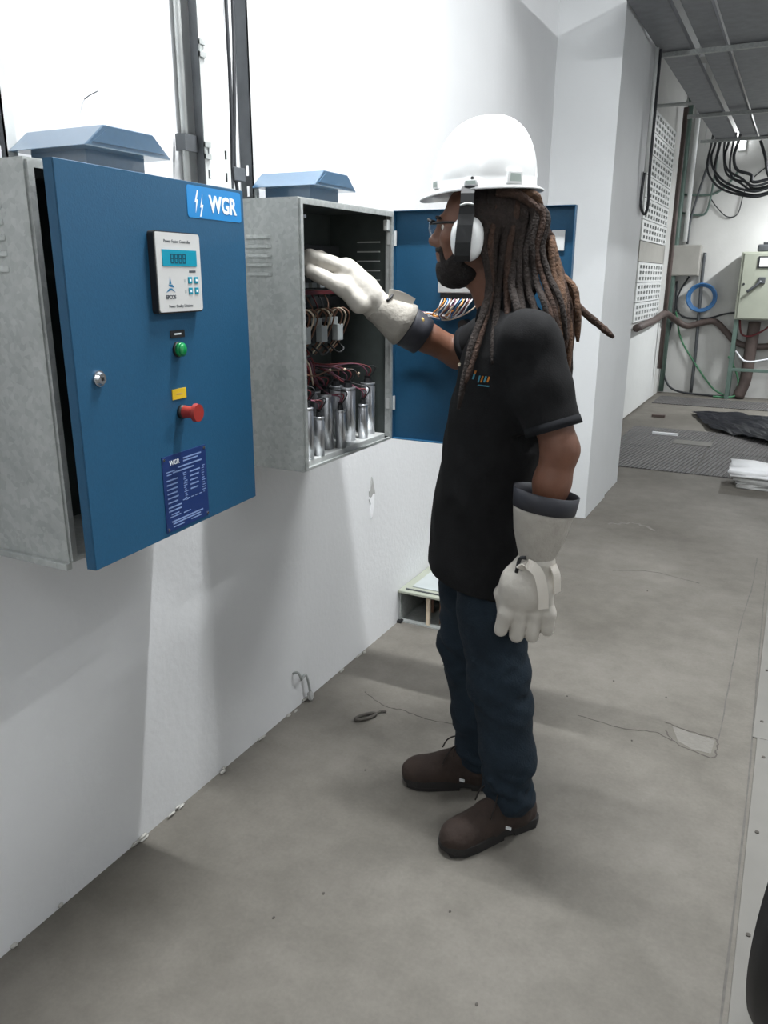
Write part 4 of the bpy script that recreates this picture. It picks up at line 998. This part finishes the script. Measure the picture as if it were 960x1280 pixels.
# side hair falling over the near shoulder and chest
side = [(-.015, 1.62, .004, 1.50, -.040, 1.36, -.066, 1.235), (.0, 1.61, .010, 1.49, -.026, 1.36, -.050, 1.30), (.012, 1.60, .020, 1.48, .012, 1.38, .010, 1.345), (.03, 1.60, .032, 1.48, .026, 1.38, .020, 1.30), (.05, 1.60, .05, 1.49, .052, 1.40, .05, 1.345), (.07, 1.60, .078, 1.50, .088, 1.43, .095, 1.38), (.09, 1.60, .10, 1.51, .118, 1.44, .13, 1.40), (.11, 1.60, .125, 1.52, .15, 1.45, .165, 1.40), (.065, 1.62, .06, 1.52, .066, 1.46, .075, 1.43), (.10, 1.62, .115, 1.53, .13, 1.47, .145, 1.43), (.118, 1.60, .135, 1.53, .162, 1.45, .182, 1.38), (.125, 1.61, .150, 1.54, .175, 1.47, .195, 1.40)]
for i, (a, az, b_, bz, c, cz, dd, dz2) in enumerate(side):
    k = max(0, (c+.03)*.6)
    dread([W(min(a+.025, .075), 1.750, -.078), W(a+.018, 1.695, -.094), W(a+.005, az+.01, -.102), W(b_, bz+.015, -.115), W(c, cz+.02, -.185+k*.2), W(dd, dz2, -.205+k*.3)], rd.uniform(.009, .0125), ['dread_dark', 'dread', 'dread_dark'][i % 3])

# polo shirt
def shirt_core(X, Y, Z, g=0.0):
    d = zloft(X, Y, Z, [(.70, .768, 2.000, .150-g, .190-g), (.80, .765, 2.000, .148-g, .186-g), (.95, .768, 2.003, .142-g, .172-g), (1.10, .785, 2.010, .138-g, .172-g), (1.25, .806, 2.020, .138-g, .180-g), (1.36, .822, 2.028, .132-g, .186-g), (1.43, .825, 2.030, .100-g, .150-g), (1.475, .805, 2.030, .070-g, .085-g), (1.50, .79, 2.030, .062-g, .066-g)], tu, tv, 2.3)
    l = chain(X, Y, Z, [((.85, 1.98, 1.400), .072-g), (LS, .070-g), ((.955, 1.860, 1.29), .067-g), ((.985, 1.853, 1.205), .067-g)], .02)
    r = chain(X, Y, Z, [((.80, 2.10, 1.40), .075-g), (RS, .074-g), ((.67, 2.225, 1.365), .070-g), ((.625, 2.240, 1.345), .068-g)], .02)
    return smin(smin(d, l, .045), r, .045)
def cutplane(X, Y, Z, p, n):
    n = np.array(n, float); n /= np.linalg.norm(n)
    return (X-p[0])*n[0]+(Y-p[1])*n[1]+(Z-p[2])*n[2]
SN = np.array(LE)-np.array(LS); SN = SN/np.linalg.norm(SN); SP = np.array((.985, 1.853, 1.205))
RN = np.array(RE)-np.array(RS); RN = RN/np.linalg.norm(RN); RP = np.array((.628, 2.239, 1.347))
def shirtf(X, Y, Z):
    w = .0035*wrinkle(X, Y, Z, .8, 1.0)+.002*wrinkle(X, Y, Z, 1.7, 4.0)
    d = shirt_core(X, Y, Z)+w
    # hem plane: front slightly higher than back
    hem = .768-.30*((X-.62)*(-tu[0])+(Y-1.93)*(-tu[1]))*.75
    d = smax(d, hem-Z, .006)
    inn = shirt_core(X, Y, Z, .012)+w
    d = np.maximum(d, -np.maximum(inn, Z-(hem+.05)))
    # sleeve ends cut square and hollowed, only near the arm
    for P, Nn in ((SP, SN), (RP, RN)):
        near = np.sqrt((X-P[0])**2+(Y-P[1])**2+(Z-P[2])**2)-.115
        pl = cutplane(X, Y, Z, P, Nn)
        d = np.maximum(d, -np.maximum(near, -pl)) if False else np.where((near < 0) & (pl > -.02), np.maximum(d, pl), d)
    return d
shirt = sdf_mesh('polo_shirt', shirtf, (.46, 1.72, .66), (1.10, 2.36, 1.54), .0065, 'shirt', person)
def ringtube(P, Nn, r, w, name, mat, parent, tilt=None):
    P = Vector(P); Nn = Vector(Nn).normalized(); u, v = frame_of(Nn); b = nb()
    rings = []
    for (off, rr) in ((0, r), (w, r+.001), (w, r-.006), (0, r-.006)):
        rings.append([P+Nn*off+(u*math.cos(2*math.pi*k/28)+v*math.sin(2*math.pi*k/28))*rr for k in range(28)])
    rings.append(rings[0]); loft(b, rings, False); bmesh.ops.remove_doubles(b, verts=b.verts, dist=1e-6)
    return obj(name, b, mat, parent, True)
ringtube(SP-SN*.012, SN, .0690, .022, 'sleeve_band', 'shirt_trim', shirt)
ringtube(RP-RN*.012, RN, .0700, .022, 'sleeve_band', 'shirt_trim', shirt)
cb = nb(); rings = []
for (z, a, b_, dx_) in ((1.470, .078, .088, 0), (1.505, .070, .078, -.004), (1.512, .066, .074, -.005), (1.485, .066, .076, -.002)):
    rings.append([Vector((.792+dx_+tu[0]*a*math.cos(t)+tv[0]*b_*math.sin(t), 2.032+tu[1]*a*math.cos(t)+tv[1]*b_*math.sin(t), z-.035*max(0, math.cos(t)))) for t in [2*math.pi*k/32 for k in range(32)]])
rings.append(rings[0]); loft(cb, rings, False); bmesh.ops.remove_doubles(cb, verts=cb.verts, dist=1e-6)
obj('collar', cb, 'shirt_trim', shirt, True)
# chest emblem, placed on the cloth
from mathutils.bvhtree import BVHTree
sv = [v.co.copy() for v in shirt.data.vertices]; sp = [tuple(p.vertices) for p in shirt.data.polygons]
bvh = BVHTree.FromPolygons(sv, sp)
ctr = W(-.012, 1.300, -.30); hit, nn, _, _ = bvh.ray_cast(ctr, DX)
if hit:
    nn = Vector(nn).normalized(); ey_ = Vector((0, 0, 1)); ex_ = ey_.cross(nn).normalized(); ey_ = nn.cross(ex_)
    def emb(x0, y0, x1, y1, mat, sk=.004):
        b = nb()
        vs = []
        for (a, c) in ((x0, y0), (x1, y0), (x1+sk, y1), (x0+sk, y1)):
            q = hit+ex_*a+ey_*c; h2, n2, _, _ = bvh.find_nearest(q); vs.append(b.verts.new(Vector(h2)+Vector(n2)*.0015))
        b.faces.new(vs); bmesh.ops.solidify(b, geom=list(b.faces), thickness=.001)
        obj('chest_emblem', b, mat, shirt)
    emb(-.034, .004, -.026, .018, 'cyan_t'); emb(-.030, .016, -.022, .026, 'orange')
    for k in range(4): emb(-.012+.009*k, -.002+.001*k, -.007+.009*k, .015, ['cyan_t', 'orange', 'cyan_t', 'orange'][k])
    emb(-.012, -.010, .022, -.007, 'cyan_t')
lump(W(-.062, 1.335, -.12), (.004, .004, .006), 'palewire', shirt, 'button')

# jeans
def jeansf(X, Y, Z):
    d = zloft(X, Y, Z, [(.74, .775, 2.0, .112, .150), (.86, .772, 2.0, .112, .148), (.98, .772, 2.0, .108, .138)], tu, tv, 2.2)
    l = chain(X, Y, Z, [((.806, 1.945, .84), .088), ((.836, 1.920, .66), .095), (LK, .083), ((.880, 1.912, .40), .078), ((.902, 1.908, .25), .075), ((.917, 1.906, .115), .070)], .03)
    r = chain(X, Y, Z, [((.748, 2.065, .84), .088), ((.715, 2.075, .66), .094), (RK, .082), ((.722, 2.073, .40), .076), ((.748, 2.066, .25), .072), ((.764, 2.061, .115), .068)], .03)
    d = smin(smin(d, l, .03), smin(d, r, .03), .012)
    env = .35+1.0*np.exp(-((Z-.46)/.10)**2)+1.5*np.exp(-((Z-.14)/.09)**2)
    d = d+.0050*env*wrinkle(X, Y, Z*1.6, 1.0, .6)+.0032*env*wrinkle(X, Y, Z*1.6, 2.3, 2.0)
    return np.maximum(d, .075-Z)
jeans = sdf_mesh('jeans', jeansf, (.58, 1.74, .05), (1.06, 2.22, 1.0), .0065, 'denim', person)

# shoes
def shoe(heel, toe, side_s):
    heel = Vector((*heel, 0)); toe = Vector((*toe, 0)); f = (toe-heel).normalized(); L = (toe-heel).length; l = Vector((-f.y, f.x, 0))
    def q(a, b, z): v = heel+f*(a*L)+l*b; return (v.x, v.y, z)
    F3 = (f.x, f.y, 0); L3 = (l.x, l.y, 0)
    def up(X, Y, Z):
        d = ell(X, Y, Z, q(.80, .004*side_s, .042), (.066, .050, .050), F3, L3)
        d = smin(d, ell(X, Y, Z, q(.55, .0, .045), (.085, .045, .062), F3, L3), .03)
        d = smin(d, ell(X, Y, Z, q(.19, .0, .045), (.060, .040, .060), F3, L3), .03)
        d = smin(d, cap(X, Y, Z, q(.27, 0, .06), q(.245, 0, .125), .043, .044), .03)
        d = smin(d, cap(X, Y, Z, q(.60, 0, .072), q(.36, 0, .118), .026, .032), .03)
        d = d+.0012*wrinkle(X, Y, Z, 3)
        d = np.maximum(d, .022-Z); d = np.maximum(d, Z-.142)
        return np.maximum(d, -cap(X, Y, Z, q(.25, 0, .11), q(.245, 0, .18), .034, .036))
    lo = [min(heel[i], toe[i])-.09 for i in range(2)]; hi = [max(heel[i], toe[i])+.09 for i in range(2)]
    s = sdf_mesh('work_shoe', up, (*lo, .01), (*hi, .15), .0048, 'boot', person)
    out = [(.0, .0), (.015, .024), (.07, .037), (.20, .040), (.38, .038), (.55, .044), (.72, .054), (.84, .054), (.93, .043), (.985, .020), (1.0, .0)]
    poly = [(a*L, b) for a, b in out]+[(a*L, -b) for a, b in out[-2:0:-1]]
    b = nb(); prism(b, poly, heel+Vector((0, 0, .012)), f, l, (0, 0, 1), .022); bmesh.ops.bevel(b, geom=list(b.edges), offset=.002, segments=1, affect='EDGES')
    box_h = [(a, c*.97) for a, c in poly if a < .33*L+1e-6]
    prism(b, [(a*L, c) for a, c in [(.01, -.018), (.01, .018), (.07, .035), (.30, .037), (.30, -.037), (.07, -.035)]], heel, f, l, (0, 0, 1), .014)
    prism(b, [(a*L, c) for a, c in [(.42, -.038), (.42, .038), (.72, .051), (.85, .050), (.95, .034), (.95, -.034), (.85, -.050), (.72, -.051)]], heel, f, l, (0, 0, 1), .014)
    obj('sole', b, 'sole', s)
    for k in range(4):
        a = .62-.065*k; z = .094+.015*k
        b = nb(); tube(b, [q(a, .026, z-.010), q(a-.008, .012, z+.004), q(a-.018, 0, z+.006), q(a-.028, -.012, z+.004), q(a-.038, -.026, z-.010)], .0026, 6, 4); obj('lace', b, 'lace', s, True)
    b = nb(); tube(b, [q(.42, 0, .142), q(.50, .03, .150), q(.56, .045, .128), q(.60, .050, .100)], .0024, 6, 5); tube(b, [q(.42, 0, .142), q(.46, -.025, .155), q(.55, -.030, .140), q(.60, -.03, .11)], .0024, 6, 5); obj('lace_bow', b, 'lace', s, True)
    b = nb(); c = q(.40, .0465*side_s, .045); box(b, (c[0]-.008, c[1]-.002, c[2]-.004), (c[0]+.008, c[1]+.002, c[2]+.004)); obj('side_tag', b, 'paper', s)
    return s
shoe((.977, 1.980), (.783, 1.716), 1)
shoe((.835, 2.085), (.545, 1.965), 1)

# gloves -----------------------------------------------------------
def gauntlet(P, mat, name, parent, thick=.004, n=32):
    """P: list of (center, axis u vec, ru, axis v vec, rv)"""
    b = nb(); outer = []; inner = []
    for (c, u, ru, v, rv) in P:
        c = Vector(c); u = Vector(u); v = Vector(v)
        outer.append([c+u*ru*math.cos(2*math.pi*k/n)+v*rv*math.sin(2*math.pi*k/n) for k in range(n)])
        inner.append([c+u*(ru-thick)*math.cos(2*math.pi*k/n)+v*(rv-thick)*math.sin(2*math.pi*k/n) for k in range(n)])
    rings = outer+inner[::-1]; rings.append(rings[0]); loft(b, rings, False); bmesh.ops.remove_doubles(b, verts=b.verts, dist=1e-6)
    return obj(name, b, mat, parent, True)
def band(pts, wdir, w, t, sub=5):
    C = catmull(pts, sub); b = nb(); rings = []; wd = Vector(wdir).normalized()
    for i, p in enumerate(C):
        d = (C[min(i+1, len(C)-1)]-C[max(i-1, 0)]).normalized(); ww = (wd-d*wd.dot(d)).normalized(); nn_ = d.cross(ww)
        rings.append([p+ww*w/2+nn_*t/2, p-ww*w/2+nn_*t/2, p-ww*w/2-nn_*t/2, p+ww*w/2-nn_*t/2])
    return loft(b, rings, True)
rx3 = Vector(RX); dx3 = Vector(DX); up3 = Vector((0, 0, 1))
# left (hanging) glove: fingers side by side along the image-right axis
GL = Vector((.962, 1.832, 0))
def gl(s, z, o): v = GL+rx3*s+dx3*o; return (v.x, v.y, z)
R3 = tuple(rx3); D3 = tuple(dx3)
def gloveL(X, Y, Z):
    d = ell(X, Y, Z, gl(-.010, .800, 0), (.070, .034, .070), R3, D3)
    d = smin(d, ell(X, Y, Z, gl(.010, .865, 0), (.047, .038, .040), R3, D3), .03)
    fing = [(-.060, -.070, .652, .0190), (-.024, -.029, .636, .0195), (.013, .012, .636, .0192), (.048, .050, .652, .0180)]
    fg = None
    for i, (s0, s1, zt, r) in enumerate(fing):
        c = chain(X, Y, Z, [(gl(s0*.80-.002, .790, .004), r*1.0), (gl(s0, .722, -.002), r*1.03), (gl(s1, zt+.020, .006), r)], .01)
        fg = c if fg is None else smin(fg, c, .003)
    d = smin(d, fg, .022)
    d = smin(d, chain(X, Y, Z, [(gl(-.045, .815, .012), .024), (gl(-.066, .765, .026), .022), (gl(-.058, .715, .034), .019)], .01), .012)
    # puffy back of the hand
    d = smin(d, ell(X, Y, Z, gl(-.012, .790, -.018), (.058, .026, .052), R3, D3), .02)
    return d+.0016*wrinkle(X, Y, Z, 1.6, .3)
g1 = sdf_mesh('work_glove', gloveL, tuple(np.array(gl(0, .6, 0))-np.array((.13, .11, 0))), tuple(np.array(gl(0, .92, 0))+np.array((.13, .11, 0))), .0042, 'leather', person)
tl = Vector((.16, .0, 0))
def cl_(z, s, ru, rv, tilt): 
    u = (rx3+Vector((0, 0, tilt))).normalized(); return (gl(s, z, 0), u, ru, dx3, rv)
gauntlet([cl_(.850, .004, .046, .038, 0), cl_(.872, .010, .044, .037, -.02), cl_(.90, .012, .054, .045, -.06), cl_(.94, .014, .066, .055, -.10), cl_(.985, .018, .074, .062, -.14), cl_(1.008, .020, .077, .065, -.16)], 'suede', 'gauntlet_cuff', g1)
gauntlet([cl_(1.000, .020, .0785, .066, -.16), cl_(1.022, .022, .081, .068, -.17), cl_(1.046, .024, .083, .070, -.18)], 'rubbercuff', 'cuff_band', g1)
obj('wrist_strap', band([gl(-.040, .858, -.040), gl(-.020, .872, -.047), gl(.006, .850, -.054), gl(.020, .800, -.052), gl(.026, .752, -.042)], rx3+up3*.4, .026, .004), 'strap', g1)
obj('strap_buckle', tube(nb(), [gl(-.046, .848, -.040), gl(-.040, .885, -.044), gl(-.026, .890, -.048)], .005, 7, 4), 'black', g1, True)
obj('strap_loop', band([gl(.046, .862, -.028), gl(.056, .835, -.030), gl(.064, .785, -.016)], rx3+dx3*.6, .022, .004), 'strap', g1)

# right (reaching) glove
wv = Vector(RW); WR = Vector((.392, 2.080, 1.462)); KN = Vector((.300, 2.035, 1.568))
def gr(base, s, z, o): v = Vector(base)+rx3*s+dx3*o; v.z += z; return tuple(v)
fd = Vector((.205, 1.978, 1.590))
def gloveR(X, Y, Z):
    d = chain(X, Y, Z, [(tuple(WR), .043), (gr(WR, -.045, .045, 0), .045), (gr(KN, .012, -.012, 0), .040)], .02)
    d = smin(d, chain(X, Y, Z, [(gr(WR, -.03, .03, .028), .036), (gr(KN, .01, -.012, .032), .034)], .02), .02)
    d = smin(d, chain(X, Y, Z, [(gr(WR, -.03, .03, -.022), .036), (gr(KN, .01, -.014, -.022), .036)], .02), .02)
    for i, o in enumerate((-.036, -.005, .026, .055)):
        ln = (.0, .006, .0, -.016)[i]
        c = chain(X, Y, Z, [(gr(KN, .016, -.004, o), .0215), (gr(KN, -.030, .014, o*1.0), .0205), (gr(fd, .026-ln, .010, o*.85), .0185), (gr(fd, .006-ln, -.004, o*.85), .0165)], .01)
        d = smin(d, c, .006)
    d = smin(d, chain(X, Y, Z, [(gr(WR, -.052, .012, -.050), .028), (gr(WR, -.095, .056, -.060), .024), (gr(fd, .026, -.030, -.050), .0185)], .012), .012)
    return d+.0016*wrinkle(X, Y, Z, 1.6, 1.3)
g2 = sdf_mesh('work_glove', gloveR, (.14, 1.86, 1.36), (.47, 2.20, 1.66), .0042, 'leather', person)
ad = (Vector((.50, 2.170, 1.375))-WR).normalized()
au = (rx3-ad*rx3.dot(ad)); au = ad.cross(dx3).normalized(); av = ad.cross(au).normalized()
def cr_(t, ru, rv): return (WR+ad*t, au, ru, av, rv)
gauntlet([cr_(-.012, .044, .042), cr_(.012, .046, .044), cr_(.04, .054, .050), cr_(.068, .061, .056), cr_(.096, .066, .060)], 'suede', 'gauntlet_cuff', g2)
gauntlet([cr_(.088, .061, .056), cr_(.110, .060, .056), cr_(.135, .058, .054), cr_(.160, .056, .052)], 'rubbercuff', 'cuff_band', g2)
p0 = WR+ad*.012
sg_ = 1 if au.z > 0 else -1
aw = au*sg_
obj('wrist_strap', band([p0+aw*.048-ad*.006-dx3*.016, p0+aw*.058+ad*.014-dx3*.018, p0+aw*.064+ad*.040-dx3*.016, p0+aw*.066+ad*.068-dx3*.010], aw-ad*.2, .026, .005), 'strap', g2)
obj('strap_buckle', tube(nb(), [p0+aw*.030-dx3*.034, p0+aw*.045-dx3*.026+ad*.004, p0+aw*.058-dx3*.010+ad*.004], .004, 7, 4), 'black', g2, True)
cf_ = WR+ad*.128+aw*.040-dx3*.036
lump(cf_, (.008, .008, .007), 'brass', g2, 'cuff_badge')

# hard hat ----------------------------------------------------------
hat_c = np.array(hp(-.012, 0, .105)); TILT = .045
def hpt(f, l, z):
    return Vector((hat_c[0]+hu[0]*f+hv[0]*l, hat_c[1]+hu[1]*f+hv[1]*l, hat_c[2]+z-TILT*f))
hb_ = nb(); NS = 56
def hat_ring(h, grow=0.0):
    out = []
    for k in range(NS):
        t = 2*math.pi*k/NS; c, s = math.cos(t), math.sin(t)
        out.append((c, s))
    return out
prof = []
for k in range(15):
    a = math.pi/2*k/14; prof.append((math.cos(a)**.80 if k < 14 else 0.0, math.sin(a)**.98))
rings = []
for (rr, zz_) in prof[:-1]:
    ring = []
    for c, s in hat_ring(0):
        ridge = 1+.018*math.exp(-(s/.16)**2)*(zz_**.5)
        ring.append(hpt(.132*rr*c*1.0-.006*zz_, .112*rr*s, .166*zz_*ridge))
    rings.append(ring)
apex = [hpt(-.006, 0, .166*1.018)]
inner_r = [[p*1.0 for p in r] for r in rings]
b = hb_; R0 = [[b.verts.new(p) for p in r] for r in rings]
for a_, c_ in zip(R0, R0[1:]):
    for k in range(NS): b.faces.new((a_[k], a_[(k+1) % NS], c_[(k+1) % NS], c_[k]))
ap = b.verts.new(apex[0])
for k in range(NS): b.faces.new((R0[-1][k], R0[-1][(k+1) % NS], ap))
# brim
brim = []
for c, s in hat_ring(0):
    fr = max(0, c)**3; bk = max(0, -c)
    ex = .013+.016*fr+.006*bk
    f = .132*c+ex*c; l = .112*s+ex*s*.9
    brim.append(b.verts.new(hpt(f, l, -.010-.010*fr)))
for k in range(NS): b.faces.new((brim[k], brim[(k+1) % NS], R0[0][(k+1) % NS], R0[0][k]))
bmesh.ops.recalc_face_normals(b, faces=b.faces)
bmesh.ops.solidify(b, geom=list(b.faces), thickness=.0035)
hat = obj('hard_hat', b, 'hat', person, True)
def slot(ang, w, h, z, mat='hat', out=.010):
    c, s = math.cos(ang), math.sin(ang)
    p = hpt(.128*c, .110*s, z); nrm_ = (hpt(c*1.0, s*1.15, 0)-hpt(0, 0, 0)); nrm_.z = 0; nrm_.normalize(); tg = Vector((-nrm_.y, nrm_.x, 0))
    bb_ = nb(); poly = [(-w/2, -h/2), (w/2, -h/2), (w/2*.85, h/2), (-w/2*.85, h/2)]
    prism(bb_, poly, p-nrm_*.012, tg, (0, 0, 1), nrm_, .012+out); bmesh.ops.bevel(bb_, geom=list(bb_.edges), offset=.0015, segments=2, affect='EDGES')
    o = obj('accessory_slot', bb_, mat, hat)
    q_ = nb(); prism(q_, [(a*.72, c2*.62) for a, c2 in poly], p+nrm_*(out-.001), tg, (0, 0, 1), nrm_, .0016); obj('slot_shadow', q_, 'hatshadow', hat)  # inlay coloured as the shadow inside the slot
for sgn in (1, -1):
    slot(sgn*math.radians(128), .044, .028, .012); slot(sgn*math.radians(82), .036, .013, .004, out=.012); slot(sgn*math.radians(35), .026, .020, .010)
    cc = math.radians(84); 
obj('vent_hole', cyl(nb(), hpt(.128*math.cos(1.44)*1, .1125*math.sin(1.44), .014), hpt(.128*math.cos(1.44), .1145*math.sin(1.44), .014), .004, n=10), 'black', hat)
# ear muffs
for sgn in (1, -1):
    mu = nb(); C0 = Vector(hp(.013, sgn*.100, -.018))
    NN = 28; rings = []
    hv3 = Vector((hv[0], hv[1], 0))*sgn; hu3 = Vector((hu[0], hu[1], 0))
    for (o, sc) in ((-.012, .98), (.0, 1.0), (.014, .97), (.024, .84), (.030, .60), (.032, .25)):
        ring = []
        for k in range(NN):
            t = 2*math.pi*k/NN; cc, ss = math.cos(t), math.sin(t)
            ex = abs(cc)**.85*math.copysign(1, cc); ez = abs(ss)**.85*math.copysign(1, ss)
            ring.append(C0+hv3*o+hu3*(.041*sc*ex)+Vector((0, 0, .053*sc*ez)))
        rings.append(ring)
    loft(mu, rings, True); em = obj('earmuff', mu, 'white_pl', person, True)
    cu_ = nb(); loft(cu_, [[C0+hv3*o+hu3*(.039*sc*math.cos(2*math.pi*k/NN))+Vector((0, 0, .051*sc*math.sin(2*math.pi*k/NN))) for k in range(NN)] for o, sc in ((-.030, .85), (-.026, .95), (-.012, .98))], True); obj('ear_cushion', cu_, 'foampad', em, True)
    arm = nb(); rr_ = []
    path = [(.0, .118, .016), (.0, .102, .026), (.0, .082, .029), (.001, .055, .026), (.003, .030, .0345), (.006, -.010, .0365), (.008, -.040, .030), (.009, -.053, .018)]
    for (f, z, o) in path:
        c = C0+hv3*o+hu3*f+Vector((0, 0, z)); wd = .019 if z < .06 else .016
        rr_.append([c+hu3*wd+hv3*.0025, c-hu3*wd+hv3*.0025, c-hu3*wd-hv3*.0025, c+hu3*wd-hv3*.0025])
    loft(arm, rr_, True); obj('earmuff_arm', arm, 'black', em)
    obj('arm_clip', tube(nb(), [C0+hv3*.034+hu3*.016+Vector((0, 0, .074)), C0+hv3*.036+Vector((0, 0, .078)), C0+hv3*.034-hu3*.016+Vector((0, 0, .076))], .003, 6, 3), 'galv', em, True)
# safety glasses
gs = nb()
for sgn in (1, -1):
    tube(gs, [hp(.112, sgn*.060, .020), hp(.070, sgn*.078, .022), hp(.0, sgn*.085, .018), hp(-.03, sgn*.086, .008)], .0032, 6, 5)
tube(gs, [hp(.108, .066, .024), hp(.120, .035, .032), hp(.124, 0, .031), hp(.120, -.035, .032), hp(.108, -.066, .024)], .0035, 6, 6)
glas = obj('safety_glasses', gs, 'black', person, True)
for sgn in (1, -1):
    ln = nb(); rows = []
    for i in range(7):
        l = sgn*(.008+.056*i/6); f = .122-.0042*(i**2)/6*.45
        rows.append([Vector(hp(f, l, .030)), Vector(hp(f+.001, l, .008)), Vector(hp(f-.004, l, -.014 if 0 < i < 6 else -.004))])
    loft(ln, rows, False, False); bmesh.ops.solidify(ln, geom=list(ln.faces), thickness=.0015); obj('lens', ln, 'lens', glas, True)
